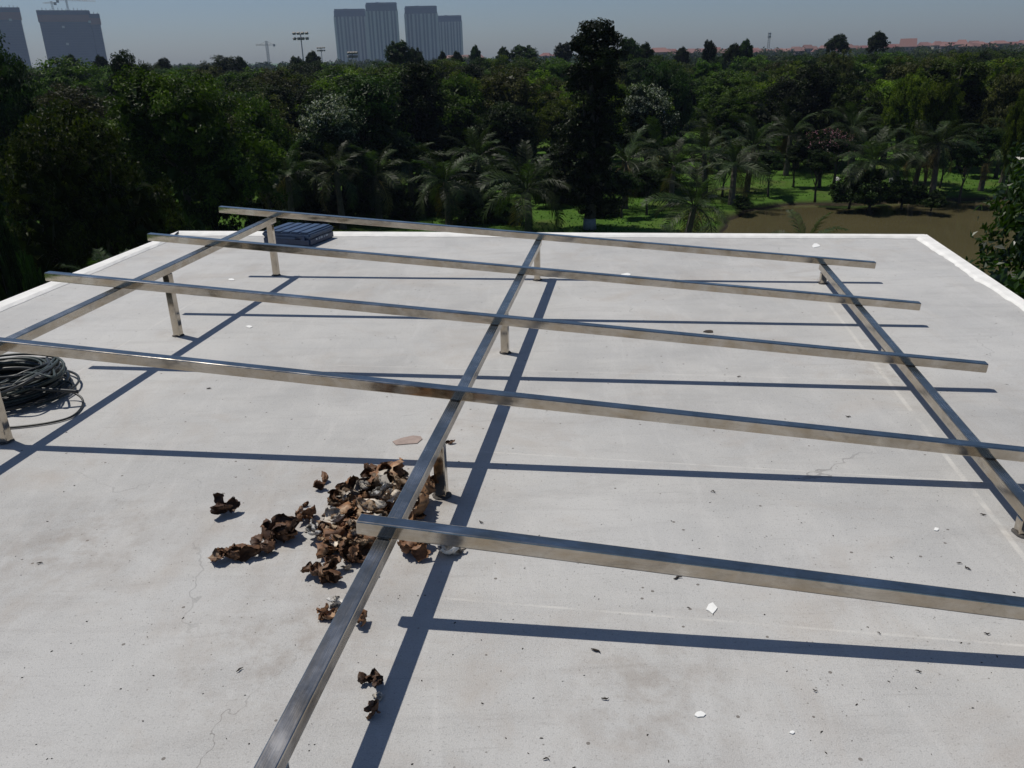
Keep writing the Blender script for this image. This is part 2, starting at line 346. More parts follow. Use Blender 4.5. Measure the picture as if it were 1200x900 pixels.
sd = poly_sdf(P, pond) + 0.25 * np.sin(P[:, 0] * 1.7) * np.sin(P[:, 1] * 1.3 + 1)
k = np.clip((0.9 - sd) / 2.2, 0, 1); k = k * k * (3 - 2 * k)
near = np.exp(-((P[:, 0]) ** 2 + (P[:, 1] - 40) ** 2) / 90 ** 2)
Z = GZ + near * (0.07 * np.sin(P[:, 0] * 0.31 + 1) * np.sin(P[:, 1] * 0.27) ) - 0.9 * k
idx = np.arange(n * n).reshape(n, n)
fc = np.stack([idx[:-1, :-1].ravel(), idx[:-1, 1:].ravel(), idx[1:, 1:].ravel(), idx[1:, :-1].ravel()], 1)
tag(obj('ground', mesh('ground', np.column_stack([P, Z]), fc, M['ground'], True)), 'bright green lawn and garden ground below the roof', 'ground', kind='structure')
cx = pond.mean(0); pv = [(*(cx + (p - cx) * 1.06), WZ) for p in pond]
tag(obj('pond_water', mesh('pond_water', pv, [tuple(range(len(pv)))], M['water'])), 'murky brown pond water beyond the roof corner', 'pond', kind='structure')
pp = [on_plane(x, y, GZ) for x, y in ((1085, 171), (1140, 166), (1200, 160), (1290, 152), (1290, 158), (1200, 167), (1140, 173), (1085, 177))]
tag(obj('garden_path', mesh('garden_path', [(p[0], p[1], GZ + 0.09) for p in pp], [tuple(range(8))], M['path'])), 'pale sandy path among the trees past the pond', 'path', kind='structure')

# ------------------------------------------------------------------ our own building: roof slab, white rim, walls
bl, br = on_plane(210, 273.3)[:2], on_plane(1084.4, 277.6)[:2]
ld = (bl - on_plane(0, 357.7)[:2]); ld /= np.linalg.norm(ld); rd = (br - on_plane(1200, 356.7)[:2]); rd /= np.linalg.norm(rd)
fl, fr = bl - ld * 11.5, br - rd * 10.5
house = tag(empty('flat_roofed_building', (0, 3, GZ)), 'flat concrete roof of a building with a white painted rim', 'building')
def local(v, o): return [(p[0] - o.location[0], p[1] - o.location[1], p[2] - o.location[2]) for p in v]
def prism(poly, z0, z1):
    k = len(poly); v = [(p[0], p[1], z0) for p in poly] + [(p[0], p[1], z1) for p in poly]
    return v, [tuple(range(k))[::-1], tuple(range(k, 2 * k))] + [(i, (i + 1) % k, k + (i + 1) % k, k + i) for i in range(k)]
v, f = prism([fl, fr, br, bl], -0.16, 0.0)
slab = obj('roof_slab', mesh('roof_slab', local(v, house), f, M['concrete']), house)
# keep concrete coordinates in world space
slab.location = (-house.location[0], -house.location[1], -house.location[2]); slab.data = mesh('roof_slab', v, f, M['concrete'])
c0 = (fl + fr + br + bl) / 4
v, f = prism([c0 + (p - c0) * 0.955 for p in (fl, fr, br, bl)], GZ - 0.3, -0.163)
obj('wall', mesh('wall', local(v, house), f, M['wall']), house)
def rim_strip(a, b, ai, bi, nseg, jag):
    """white band between outer edge a-b and ragged inner edge ai-bi"""
    v = []; f = []; rng = np.random.default_rng(int(jag * 1e5) + nseg)
    wob = np.convolve(rng.normal(0, 1, nseg + 9), np.ones(5) / 5, 'same')[4:nseg + 5] * 1.5 + rng.normal(0, 0.35, nseg + 1)
    d = (ai - a); d = d / np.linalg.norm(d)
    for i in range(nseg + 1):
        q = i / nseg; po = a + (b - a) * q; pi_ = ai + (bi - ai) * q + d * wob[i] * jag
        oz = 0.022
        v += [(*(po - d * 0.012), -0.10), (*(po - d * 0.012), oz), (*(po + (pi_ - po) * 0.75), oz - 0.004), (*pi_, 0.003), (*pi_, -0.01)]
    for i in range(nseg):
        for j in range(4):
            f.append((i * 5 + j, i * 5 + j + 1, i * 5 + 5 + j + 1, i * 5 + 5 + j))
    return v, f
li0, li1 = on_plane(197, 283.5)[:2], on_plane(0, 366)[:2]; lid = (li0 - li1) / np.linalg.norm(li0 - li1)
ri0, ri1 = on_plane(1073, 280)[:2], on_plane(1200, 366.4)[:2]; rid = (ri0 - ri1) / np.linalg.norm(ri0 - ri1)
for a, b, ai, bi, ns, jg in ((fl, bl, li0 - lid * 11.4, li0, 170, 0.008), (br, fr, ri0, ri0 - rid * 10.4, 170, 0.016),
                             (bl + ld * 0.0, br, on_plane(210, 276.4)[:2], on_plane(1084, 280.2)[:2], 120, 0.007)):
    v, f = rim_strip(a, b, ai, bi, ns, jg)
    obj('rim_band', mesh('rim_band', local(v, house), f, M['rim']), house)

# ------------------------------------------------------------------ stainless solar panel frame
B = 0.046
frame = tag(empty('panel_mounting_frame', (0, 3.5, 0)), 'welded stainless steel box tube frame standing on the concrete roof', 'metal frame')
def box_tube(length, wid, hgt, r=0.004):
    """box tube along +X, centred on Y and Z, rounded corners and slightly domed caps"""
    sec = []
    for cxs, cys, a0 in ((1, 1, 0), (-1, 1, 90), (-1, -1, 180), (1, -1, 270)):
        for a in (0, 45, 90):
            q = math.radians(a0 + a); sec.append((cxs * (wid / 2 - r) + r * math.cos(q), cys * (hgt / 2 - r) + r * math.sin(q)))
    k = len(sec); v = []; f = []
    st = [(0, 0.90), (0.0025, 1.0)] + [(length * i / 8, 1.0) for i in range(1, 8)] + [(length - 0.0025, 1.0), (length, 0.90)]
    for x, sc in st: v += [(x, y * sc, z * sc) for y, z in sec]
    for i in range(len(st) - 1):
        for j in range(k): f.append((i * k + j, i * k + (j + 1) % k, (i + 1) * k + (j + 1) % k, (i + 1) * k + j))
    f.append(tuple(range(k))[::-1]); f.append(tuple((len(st) - 1) * k + j for j in range(k)))
    return v, f
def place_tube(name, a, b, upv, wid=B, hgt=B):
    a, b = np.asarray(a), np.asarray(b); x = b - a; L = np.linalg.norm(x); x = x / L
    z = upv - x * (upv @ x); z /= np.linalg.norm(z); y = np.cross(z, x)
    v, f = box_tube(L, wid, hgt); o = obj(name, mesh(name, v, f, M['steel_dull' if name == 'rafter' else 'steel']), frame)
    loc = a - np.array(frame.location)
    o.matrix_local = Matrix(((x[0], y[0], z[0], loc[0]), (x[1], y[1], z[1], loc[1]), (x[2], y[2], z[2], loc[2]), (0, 0, 0, 1)))
    return o
VS = (5.9773, 4.9824, 3.9738, 3.0019, 1.9989)
UL, UR, U5 = -2.633, 2.2346, -0.2349
RS = (-2.2154, -0.1534, 1.8891)
for i, vv in enumerate(VS):
    place_tube('purlin', fpt(U5 if i == 4 else UL, vv, B / 2 + 0.0005), fpt(UR, vv, B / 2 + 0.0005), FN)
for rr in RS:
    place_tube('rafter', fpt(rr, 0.95, -B / 2 - 0.0005), fpt(rr, VS[0] + B / 2, -B / 2 - 0.0005), FN)
def post_at(r, vv):
    top = fpt(r, vv, -B - 0.002); base = np.array([top[0], top[1], 0.004])
    place_tube('post', base, top + np.array([0, 0, -0.001]), np.array([0.15136, 0.98846, 0.0]), 0.044, 0.044)
    m_ = MB(); rng = np.random.default_rng(int(vv * 100 + r * 10) + 500); k = 14
    ring = [(0.030 * (1 + 0.35 * rng.random()) * math.cos(2 * math.pi * j / k), 0.030 * (1 + 0.35 * rng.random()) * math.sin(2 * math.pi * j / k), 0.003) for j in range(k)]
    inn = [(0.024 * math.cos(2 * math.pi * j / k), 0.024 * math.sin(2 * math.pi * j / k), 0.009) for j in range(k)]
    m_.add(ring + inn, [(j, (j + 1) % k, k + (j + 1) % k, k + j) for j in range(k)] + [tuple(range(k, 2 * k))])
    obj('mortar_pad', m_.mesh('mortar_pad', M['mortar'], True), frame, tuple(base + [0, 0, -0.003] - np.array(frame.location)))
for r, vs in zip(RS, ((5.93, 4.45, 2.96, 1.47), (5.90, 4.30, 2.69, 1.2), (5.92, 4.33, 2.64))):
    for vv in vs: post_at(r, vv)
for rr in RS:                       # weld beads where purlins cross rafters
    for i, vv in enumerate(VS):
        if i == 4 and rr < -1: continue
        for sgn in (-1, 1):
            m_ = MB(); a = fpt(rr - 0.018, vv + sgn * B / 2, 0.001); b = fpt(rr + 0.018, vv + sgn * B / 2, 0.001)
            pts = [a + (b - a) * q for q in np.linspace(0, 1, 7)]
            m_.tube(pts, [0.0022, 0.0035, 0.0028, 0.0036, 0.003, 0.0034, 0.002], 6)
            obj('weld', mesh('weld', local(m_.v, frame), m_.f, M['weld'], True), frame)

# ------------------------------------------------------------------ black hose coil
cpos = on_plane(2, 462); coil = tag(empty('hose_coil', (cpos[0], cpos[1], 0)), 'coil of black and dark green rubber hose lying on the roof', 'hose')
rng = np.random.default_rng(5)
RAD = float(np.linalg.norm(on_plane(80, 462)[:2] - cpos[:2]))
def loop_pts(r, z, ex, tilt, ph, turns=1.0, n=46, dx=0.0, dy=0.0):
    out = []
    for i in range(n + 1):
        a = ph + 2 * math.pi * turns * i / n
        rr = r * (1 + 0.04 * math.sin(2 * a + ph))
        out.append((dx + rr * math.cos(a), dy + rr * ex * math.sin(a), max(0.010, z + tilt * rr * math.sin(a + ph * 2))))
    return out
for i in range(30):
    m_ = MB(); lay = i / 29
    r = RAD * (0.98 - 0.34 * rng.random()) * (1 - 0.12 * lay); rad = rng.choice([0.0075, 0.0095, 0.0065])
    m_.tube(loop_pts(r, 0.012 + 0.105 * lay + rng.normal(0, 0.006), 0.92 + rng.normal(0, 0.04), rng.normal(0, 0.06) * (0.3 + lay), rng.uniform(0, 6.3), 1.0, 40, rng.normal(0, 0.022), rng.normal(0, 0.022)), rad, 6, cap=False)
    obj('hose_loop', m_.mesh('hose_loop', M['rubber_green'] if i % 2 == 0 else M['rubber'], True), coil)
def px_path(name, pts, rad, mt, z0=0.012):
    q = [np.array([*on_plane(p[0], p[1], p[2])[:2], p[2]]) - np.array(coil.location) for p in pts]
    # Catmull-Rom
    out = []
    for i in range(len(q) - 1):
        p0, p1, p2, p3 = q[max(i - 1, 0)], q[i], q[i + 1], q[min(i + 2, len(q) - 1)]
        for tt in np.linspace(0, 1, 8, endpoint=False):
            out.append(0.5 * ((2 * p1) + (-p0 + p2) * tt + (2 * p0 - 5 * p1 + 4 * p2 - p3) * tt ** 2 + (-p0 + 3 * p1 - 3 * p2 + p3) * tt ** 3))
    out.append(q[-1]); m_ = MB(); m_.tube(out, rad, 8); obj(name, m_.mesh(name, mt, True), coil)
px_path('loose_end', [(-30, 456, 0.09), (10, 454, 0.10), (50, 456, 0.095), (92, 459, 0.07)], 0.0095, M['rubber'])
px_path('loose_end', [(40, 462, 0.05), (75, 458, 0.05), (93, 464, 0.03), (97, 474, 0.010), (86, 487, 0.008), (60, 495, 0.008), (12, 501, 0.008), (-40, 503, 0.008)], 0.0055, M['rubber'])
px_path('loose_end', [(60, 449, 0.06), (78, 447, 0.05), (86, 455, 0.02), (70, 466, 0.012), (40, 474, 0.012)], 0.005, M['rubber_green'])
for i in range(9):
    a = 0.3 * i; px_path('loose_strand', [(rng.uniform(-10, 5), 450 + rng.uniform(-2, 14), 0.10), (30 + rng.uniform(-6, 6), 443 + rng.uniform(-6, 8), 0.15), (55 + rng.uniform(-5, 8), 430 + rng.uniform(-5, 12), 0.145 + 0.01 * rng.random()), (62 + rng.uniform(-8, 8), 420 + rng.uniform(-3, 6), 0.12)], rng.choice([0.006, 0.008]), M['rubber_green'] if i % 2 else M['rubber'])

# ------------------------------------------------------------------ navy tool case
p_fl, p_fr, p_br = on_plane(309, 286.5), on_plane(364, 289.5), on_plane(385, 280)
ex = p_fr - p_fl; W_ = float(np.linalg.norm(ex)); ang = math.atan2(ex[1], ex[0]); D_ = 0.42; H_ = 0.115
case = tag(empty('tool_case', tuple(p_fl), ang), 'navy blue plastic tool case with a ribbed lid near the white rim', 'tool case')
def rbox(name, a, b, mt, parent, bev=0.006):
    bm = bmesh.new(); bmesh.ops.create_cube(bm, size=1)
    for vv in bm.verts: vv.co = Vector([a[i] + (vv.co[i] + 0.5) * (b[i] - a[i]) for i in range(3)])
    bmesh.ops.bevel(bm, geom=bm.edges[:], offset=bev, segments=2, affect='EDGES')
    me = bpy.data.meshes.new(name); bm.to_mesh(me); bm.free(); me.materials.append(mt); return obj(name, me, parent)
rbox('case_body', (0, 0, 0.002), (W_, D_, H_ * 0.62), M['navy'], case, 0.012)
lid = rbox('lid', (-0.004, -0.004, H_ * 0.64), (W_ + 0.004, D_ + 0.004, H_), M['navy_lid'], case, 0.012)
for i in range(5):
    x0 = W_ * (0.03 + 0.19 * i); rbox('rib', (x0, 0.01, H_ + 0.0005), (x0 + W_ * 0.155, D_ - 0.01, H_ + 0.012), M['navy_lid'], lid, 0.004)
rbox('handle', (W_ * 0.28, -0.022, H_ * 0.56), (W_ * 0.72, -0.006, H_ * 0.70), M['navy_lid'], case, 0.005)
for q in (0.12, 0.82): rbox('latch', (W_ * q, -0.012, H_ * 0.45), (W_ * (q + 0.09), -0.0045, H_ * 0.85), M['navy'], case, 0.003)
for y0, y1, z0, z1 in ((0.10, 0.125, 0.35, 0.52), (0.15, 0.165, 0.33, 0.55), (0.18, 0.215, 0.36, 0.54), (0.24, 0.25, 0.33, 0.55), (0.27, 0.31, 0.38, 0.52)):
    rbox('printed_mark', (W_ - 0.001, y0, H_ * z0), (W_ + 0.0015, y1, H_ * z1), M['pale_print'], case, 0.0005)

# ------------------------------------------------------------------ dried leaf clumps
def curled_leaf(rng, L, Wd, curl, cup, twist, nu=12, nv=10, crump=0.1):
    """a dried leaf: tapered sheet rolled along its length and cupped across, with a ruffled edge"""
    v = []; ph = rng.uniform(0, 6.3, 6)
    for i in range(nu + 1):
        s_ = i / nu; a = curl * (s_ - 0.3)
        px = L * (math.sin(a) / curl if abs(curl) > 0.05 else s_); pz = L * ((1 - math.cos(a)) / curl if abs(curl) > 0.05 else 0)
        wd = Wd * (math.sin(math.pi * min(1, 0.06 + 0.90 * s_)) ** 0.7)
        for j in range(nv + 1):
            t_ = j / nv * 2 - 1; b_ = cup * t_ + twist * (s_ - 0.5)
            y = wd / 2 * math.sin(b_) / max(abs(cup), 0.3); z = wd / 2 * (1 - math.cos(b_)) / max(abs(cup), 0.3)
            ruff = crump * L * (math.sin(9 * s_ + ph[0] + 3 * t_) * 0.5 + math.sin(17 * s_ + ph[1] - 5 * t_) * 0.3) * (0.3 + abs(t_)) + crump * L * (0.30 * math.sin(31 * s_ + 11 * t_ + ph[2]) + 0.22 * math.sin(23 * t_ + ph[3] + 4 * s_)) + crump * L * 0.16 * rng.normal()
            v.append((px - math.sin(a) * (z + ruff), y + 0.3 * ruff, pz + math.cos(a) * (z + ruff)))
    f = [(i * (nv + 1) + j, i * (nv + 1) + j + 1, (i + 1) * (nv + 1) + j + 1, (i + 1) * (nv + 1) + j) for i in range(nu) for j in range(nv)]
    return np.array(v), f
def rotm(rng, tilt=0.7):
    return np.array(Matrix.Rotation(rng.uniform(0, 6.283), 3, 'Z') @ Matrix.Rotation(rng.normal(0, tilt), 3, 'X') @ Matrix.Rotation(rng.normal(0, tilt), 3, 'Y'))
def clump_mesh(name, seed, size, nleaf, mt, stretch=1.0, rz=0.0, lift=0.45):
    rng = np.random.default_rng(seed); m_ = MB()
    for i in range(nleaf):
        L = size * rng.uniform(0.55, 1.0); v, f = curled_leaf(rng, L, L * rng.uniform(0.5, 0.95), rng.uniform(1.2, 3.6), rng.uniform(0.7, 1.7), rng.normal(0, 0.6), crump=0.085)
        v = (v - v.mean(0)) @ rotm(rng, 0.9).T
        v = v + np.array([rng.normal(0, 0.15) * size * stretch, rng.normal(0, 0.14) * size, abs(rng.normal(0, 0.16)) * size * lift])
        m_.add(v, f, float(rng.random() ** 1.5))
    me = m_.mesh(name, mt, True); z = np.array([q.co for q in me.vertices])
    c, s_ = math.cos(rz), math.sin(rz); z = z @ np.array([[c, s_, 0], [-s_, c, 0], [0, 0, 1]])
    z[:, 2] -= z[:, 2].min(); z[:, :2] -= (z[:, :2].max(0) + z[:, :2].min(0)) / 2
    me.vertices.foreach_set('co', z.ravel()); me.update(); return me
def leaf_clump(px, py, wpx, nleaf, mt, label, group=None, stretch=1.0, rz=0.0, seed=None, z=0.0, name='dried_leaf_clump', lift=0.45):
    p = on_plane(px, py, z); depth = (p - np.array([0, 0, EYE])) @ FW; size = wpx / F * depth
    me = clump_mesh(name, seed if seed else int(px * 7 + py), size * 0.62, nleaf, mt, stretch, rz, lift)
    ext = max(v_.co.x for v_ in me.vertices) - min(v_.co.x for v_ in me.vertices); k = size / ext
    o = obj(name, me, None, (p[0], p[1], z), scale=(k, k, k * 0.72)); tag(o, label, 'dried leaf', group); return o
leaf_clump(266, 602, 33, 5, M['dry_dark'], 'small dark dried leaf clump lying alone left of the pile')
leaf_clump(276, 655, 62, 7, M['dry'], 'long flattened brown dried leaf clump with a pointed end', stretch=1.8, rz=0.25, lift=0.3)
leaf_clump(308, 645, 34, 4, M['dry_dark'], 'dark brown leaf clump touching the long flattened one', stretch=1.2)
leaf_clump(330, 632, 46, 7, M['dry_dark'], 'blackish brown leaf clump with upturned tips beside the pile', rz=0.5)
leaf_clump(358, 609, 26, 4, M['dry'], 'small rounded tan leaf clump between the black clump and the pile')
leaf_clump(380, 676, 52, 8, M['dry'], 'large curled brown leaf clump at the front of the pile', stretch=1.2)
leaf_clump(383, 722, 26, 5, M['dry'], 'rust brown leaf clump tucked under the sloping rafter')
leaf_clump(394, 708, 22, 3, M['petal'], 'bleached white leaf scrap beside the rust brown clump', rz=0.4)
leaf_clump(421, 733, 20, 3, M['dry'], 'small brown leaf with a point just past the rafter')
leaf_clump(435, 803, 31, 4, M['dry_dark'], 'ring shaped brown curled leaf next to the rafter shadow')
leaf_clump(443, 818, 14, 3, M['petal'], 'narrow white leaf stalk joining two brown curls', stretch=0.6, rz=1.3)
leaf_clump(438, 836, 20, 3, M['dry'], 'little brown ball of leaf at the end of the white stalk')
leaf_clump(528, 520, 12, 3, M['dry_dark'], 'tiny dark leaf curl behind the tall middle post')
leaf_clump(487, 648, 42, 6, M['dry'], 'brown leaf clump with cream edges under the short purlin end')
leaf_clump(527, 647, 30, 3, M['petal'], 'grey white petal like leaf lying in the rafter shadow', stretch=1.4)
leaf_clump(541, 648, 12, 2, M['dry_pale'], 'tan curled scrap beside the grey white petal like leaf')
GP = 'dried leaf clumps heaped in the pile'; LP_ = 'crumpled brown dried leaf clump heaped in the pile beside the middle rafter'
LW = 'bleached cream dried leaf clump among the brown ones in the pile'; GW = 'bleached leaf clumps in the pile'
rng = np.random.default_rng(3)
pile = [(430, 566, 24), (446, 560, 22), (459, 566, 30), (472, 560, 28), (470, 574, 26), (440, 578, 30), (456, 583, 26), (404, 588, 24), (418, 582, 30), (432, 590, 28), (392, 598, 22), (404, 603, 26), (421, 601, 30),
        (438, 602, 26), (455, 598, 26), (395, 618, 28), (410, 617, 30), (426, 616, 26), (441, 612, 22), (385, 630, 24), (398, 634, 32), (414, 634, 28), (388, 647, 26), (403, 650, 30), (418, 650, 28), (432, 641, 24), (425, 655, 22),
        (492, 596, 30), (502, 578, 26), (484, 606, 20), (446, 570, 22), (481, 577, 24), (412, 592, 22), (380, 640, 18)]
for i, (x, y, wv_) in enumerate(pile):
    leaf_clump(x + rng.normal(0, 5), y + 3 + rng.normal(0, 3), wv_ * 1.3, 4, M['dry'] if i % 3 else M['dry_light'] if i % 2 else M['dry_dark'], LP_, GP, seed=900 + i, z=0.0, lift=0.7)
for i, (x, y, wv_) in enumerate(((444, 584, 20), (398, 592, 22), (410, 596, 20), (427, 574, 18), (459, 589, 20), (368, 625, 18), (446, 606, 20), (402, 640, 26), (462, 577, 16), (416, 626, 18), (492, 590, 18), (433, 598, 24), (385, 632, 20), (420, 612, 22), (392, 612, 20), (450, 572, 22), (410, 584, 20), (472, 572, 18), (425, 640, 20))):
    leaf_clump(x, y, wv_ * 1.25, 4, M['petal'] if i in (0, 5) else M['dry_pale'], LW, GW, seed=1200 + i, z=0.03, lift=0.8)
for i in range(7):
    a = rng.uniform(0, 6.3); d_ = rng.uniform(0.75, 1.0)
    leaf_clump(425 + 75 * d_ * math.cos(a), 612 + 68 * d_ * math.sin(a), rng.uniform(7, 15), 2, (M['dry'], M['dry_pale'], M['dry_dark'])[i % 3], 'small loose scrap of dried leaf fallen round the edge of the pile', 'loose leaf scraps round the pile', seed=1500 + i, name='leaf_scrap', lift=0.3)
def flat_leaf(pts, mt, label, name, cat, group=None, z=0.0035):
    P3 = np.array([on_plane(*p) for p in pts]); c = P3.mean(0); k = len(pts)
    v = [tuple(p - c + [0, 0, z]) for p in P3] + [(0, 0, z + 0.0008)] + [tuple(p - c + [0, 0, 0.0005]) for p in P3]
    f = [(i, (i + 1) % k, k) for i in range(k)] + [(i, k + 1 + i, k + 1 + (i + 1) % k, (i + 1) % k) for i in range(k)]
    return tag(obj(name, mesh(name, v, f, mt), None, (c[0], c[1], 0)), label, cat, group)
M['flatleaf'] = simple('flat_pinkish_leaf', (0.30, 0.235, 0.205), 0.8, var=0.15, scale=40)
flat_leaf([(460, 518), (470, 514), (484, 511), (493, 512), (495, 515), (489, 520), (476, 521), (464, 522)], M['flatleaf'], 'flat pinkish brown leaf lying left of the middle rafter', 'flat_dry_leaf', 'dried leaf')
# white chips and dark twigs
rng = np.random.default_rng(21)
def blob(px, py, rx, ry, k=9): return [(px + rx * (0.7 + 0.5 * rng.random()) * math.cos(2 * math.pi * j / k), py + ry * (0.7 + 0.5 * rng.random()) * math.sin(2 * math.pi * j / k)) for j in range(k)]
for px, py, rx, ry, lb in ((834, 713, 6, 6, 'egg shaped white chip between the two front shadows'), (820, 838, 6, 4, 'torn white chip on the bare concrete in front of the front shadow'), (734, 322, 6, 1.6, 'flat white oval chip between the two farthest purlins'), (956, 288, 5, 2.5, 'white paper scrap near the far rim'),
                       (271, 328, 4, 1.2, 'white chip near the farthest left post'), (292, 383, 3.5, 1.5, 'white chip between two left posts'), (1097, 621, 3, 2, 'small white chip beside the pale line by the right rafter'), (928, 859, 3, 2, 'tiny white chip far out on the bare concrete')):
    flat_leaf(blob(px, py, rx, ry), M['chip'], lb, 'paint_chip', 'paint chip')
flat_leaf(blob(831, 389, 6.5, 1.5), M['twig'], 'black withered leaf by the middle purlin shadow', 'withered_leaf', 'dried leaf', z=0.004)
for i, (px, py, l, a) in enumerate(((794, 678, 11, -0.3), (698, 764, 12, 0.5), (709, 820, 9, 0.0), (1134, 667, 8, 1.2), (1124, 661, 6, 0.4), (955, 810, 6, 0.3), (1030, 743, 5, 0.6), (1157, 744, 7, 0.2), (281, 786, 9, -0.9), (47, 661, 7, -0.2), (640, 891, 8, 0.1), (1076, 788, 7, 0.5),
                                (836, 577, 6, 0.4), (564, 613, 7, 0.7), (1152, 604, 7, 0.4), (994, 489, 6, 0.3), (245, 456, 6, 0.2), (866, 262 + 180, 5, 0.1))):
    p = on_plane(px, py); depth = (p - np.array([0, 0, EYE])) @ FW; L = l / F * depth
    m_ = MB(); k = 5; kink = rng.normal(0, 0.25, k)
    m_.tube([(L * (q - 0.5), L * kink[j] * 0.5, 0.004 + 0.002 * rng.random()) for j, q in enumerate(np.linspace(0, 1, k))], [L * 0.05, L * 0.10, L * 0.13, L * 0.09, L * 0.03], 5)
    tag(obj('twig', m_.mesh('twig', M['twig'], True), None, (p[0], p[1], 0.0), (0, 0, -a)), 'small dark twig fragment lying on bare concrete', 'twig', 'twig fragments scattered on the roof')
m_ = MB()
for i in range(230):
    x, y = rng.uniform(-40, 1240), 300 + 600 * rng.random() ** 0.8
    p = on_plane(x, y); r = rng.uniform(0.0006, 0.0022); a = rng.uniform(0, 6.3)
    e = np.array([math.cos(a), math.sin(a), 0]) * r * rng.uniform(1, 3.0); g = np.array([-math.sin(a), math.cos(a), 0]) * r
    p = p + np.array([0, 0, 0.001]); m_.add([p - e - g, p + e - g * 0.4, p + e * 0.7 + g, p - e * 0.5 + g, p + np.array([0, 0, r])], [(0, 1, 4), (1, 2, 4), (2, 3, 4), (3, 0, 4)], 0.3)
tag(obj('leaf_crumbs', m_.mesh('leaf_crumbs', M['twig'])), 'fine dark leaf crumbs scattered over the concrete roof', 'debris', kind='stuff')

# ------------------------------------------------------------------ foliage generators
def leaf_quads(rng, P, size, up=0.5, aspect=0.42, outward=None):
    n = len(P); nr = rng.normal(0, 1, (n, 3)); nr[:, 2] += up
    if outward is not None: nr += outward * 0.8
    nr /= np.linalg.norm(nr, axis=1)[:, None]
    t_ = np.cross(nr, rng.normal(0, 1, (n, 3))); t_ /= np.linalg.norm(t_, axis=1)[:, None] + 1e-9
    b_ = np.cross(nr, t_); L = size * rng.uniform(0.65, 1.35, n)[:, None]; W2 = L * aspect / 2
    v = np.stack([P - t_ * L / 2, P + b_ * W2 + nr * L * 0.10, P + t_ * L / 2 - nr * L * 0.06, P - b_ * W2 + nr * L * 0.10], 1).reshape(-1, 3)
    return v, np.arange(4 * n).reshape(n, 4)
def crown_points(rng, lobes, nclump, per, spread):
    vol = np.array([l[1][0] * l[1][1] * l[1][2] for l in lobes]) ** 0.67; pr = vol / vol.sum(); P = []; T = []; O = []
    for c in range(nclump):
        l = lobes[rng.choice(len(lobes), p=pr)]; d = rng.normal(0, 1, 3); d[2] = d[2] + 0.25; d /= np.linalg.norm(d)
        r = 0.62 + 0.44 * math.sqrt(rng.random()); cc = np.array(l[0]) + d * np.array(l[1]) * r
        k = int(per * rng.uniform(0.5, 1.5)); sp = spread * rng.uniform(0.7, 1.3)
        q = rng.normal(0, 1, (k, 3)); q /= np.linalg.norm(q, axis=1)[:, None]; q *= (rng.random((k, 1)) ** 0.45) * sp; q[:, 2] *= 0.65
        O.append(np.repeat(d[None], k, 0) + q / sp * 0.6); P.append(cc + q); T.append(np.clip(rng.normal(0.4, 0.22) + rng.normal(0, 0.16, k), 0, 0.92))
    return np.concatenate(P), np.concatenate(T), np.concatenate(O)
def make_tree(seed, H, lobes, nclump, per, spread, leaf, mt, trunk_r=0.16, limbs=6, tip=0.0, lime=False, trunk_top=None):
    rng = np.random.default_rng(seed); leaf *= 0.74; P, T, O = crown_points(rng, lobes, nclump, int(per * 1.7), spread * 0.92)
    P[:, 2] = np.maximum(P[:, 2], 0.25)
    if tip: 
        top = P[:, 2] + rng.normal(0, 0.6, len(P)) > np.quantile(P[:, 2], 0.45); T = np.where(top & (rng.random(len(T)) < tip), 1.0, T)
    v, f = leaf_quads(rng, P, leaf, 0.5, 0.5, O * 1.3)
    # oversized hidden inner leaves, added to block sunlight so crown undersides stay dark
    Q = []
    for l in lobes:
        k = int(44 + 34 * l[1][0] * l[1][2]); d = rng.normal(0, 1, (k, 3)); d /= np.linalg.norm(d, axis=1)[:, None]
        Q.append(np.array(l[0]) + d * np.array(l[1]) * 0.74 * rng.random((k, 1)) ** 0.35)
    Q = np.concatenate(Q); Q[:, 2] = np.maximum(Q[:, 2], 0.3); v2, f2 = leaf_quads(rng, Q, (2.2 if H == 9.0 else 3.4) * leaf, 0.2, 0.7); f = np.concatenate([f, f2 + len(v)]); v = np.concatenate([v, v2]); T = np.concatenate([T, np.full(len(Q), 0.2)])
    crown = mesh('crown', v, f, mt, False, T)
    m_ = MB(); th = trunk_top or H * 0.62; bend = rng.normal(0, 0.12, 2)
    ax_ = [(bend[0] * q * q * 1.5 + 0.05 * math.sin(4 * q), bend[1] * q * q * 1.5, q * th - 0.15 * (q == 0)) for q in np.linspace(0, 1, 8)]
    m_.tube(ax_, [trunk_r * (1.35 - 1.1 * q if q > 0.02 else 1.55) for q in np.linspace(0, 1, 8)], 8)
    for i in range(limbs):
        l = lobes[i % len(lobes)]; q = rng.uniform(0.35, 0.85); a = np.array(ax_[int(q * 7)]); e = np.array(l[0]) + rng.normal(0, 0.35, 3) * np.array(l[1])
        mid = (a + e) / 2 + np.array([0, 0, -0.1 * H * rng.random()])
        m_.tube([a, a * 0.5 + mid * 0.5, mid, mid * 0.4 + e * 0.6, e], [trunk_r * 0.5, trunk_r * 0.42, trunk_r * 0.33, trunk_r * 0.22, trunk_r * 0.08], 6)
    lm = None
    if lime:
        lm_ = MB(); lm_.tube([(0, 0, 0.0), (0, 0, 0.3), (0, 0, 0.6)], [trunk_r * 1.62, trunk_r * 1.53, trunk_r * 1.45], 10); lm = lm_.mesh('limewash_band', M['lime'], True)
    wd = np.quantile(np.abs(P[:, :2]), 0.97) * 2; top = np.quantile(P[:, 2], 0.998)
    return dict(trunk=m_.mesh('trunk', M['bark'], True), crown=crown, H=top, W=wd, lime=lm)
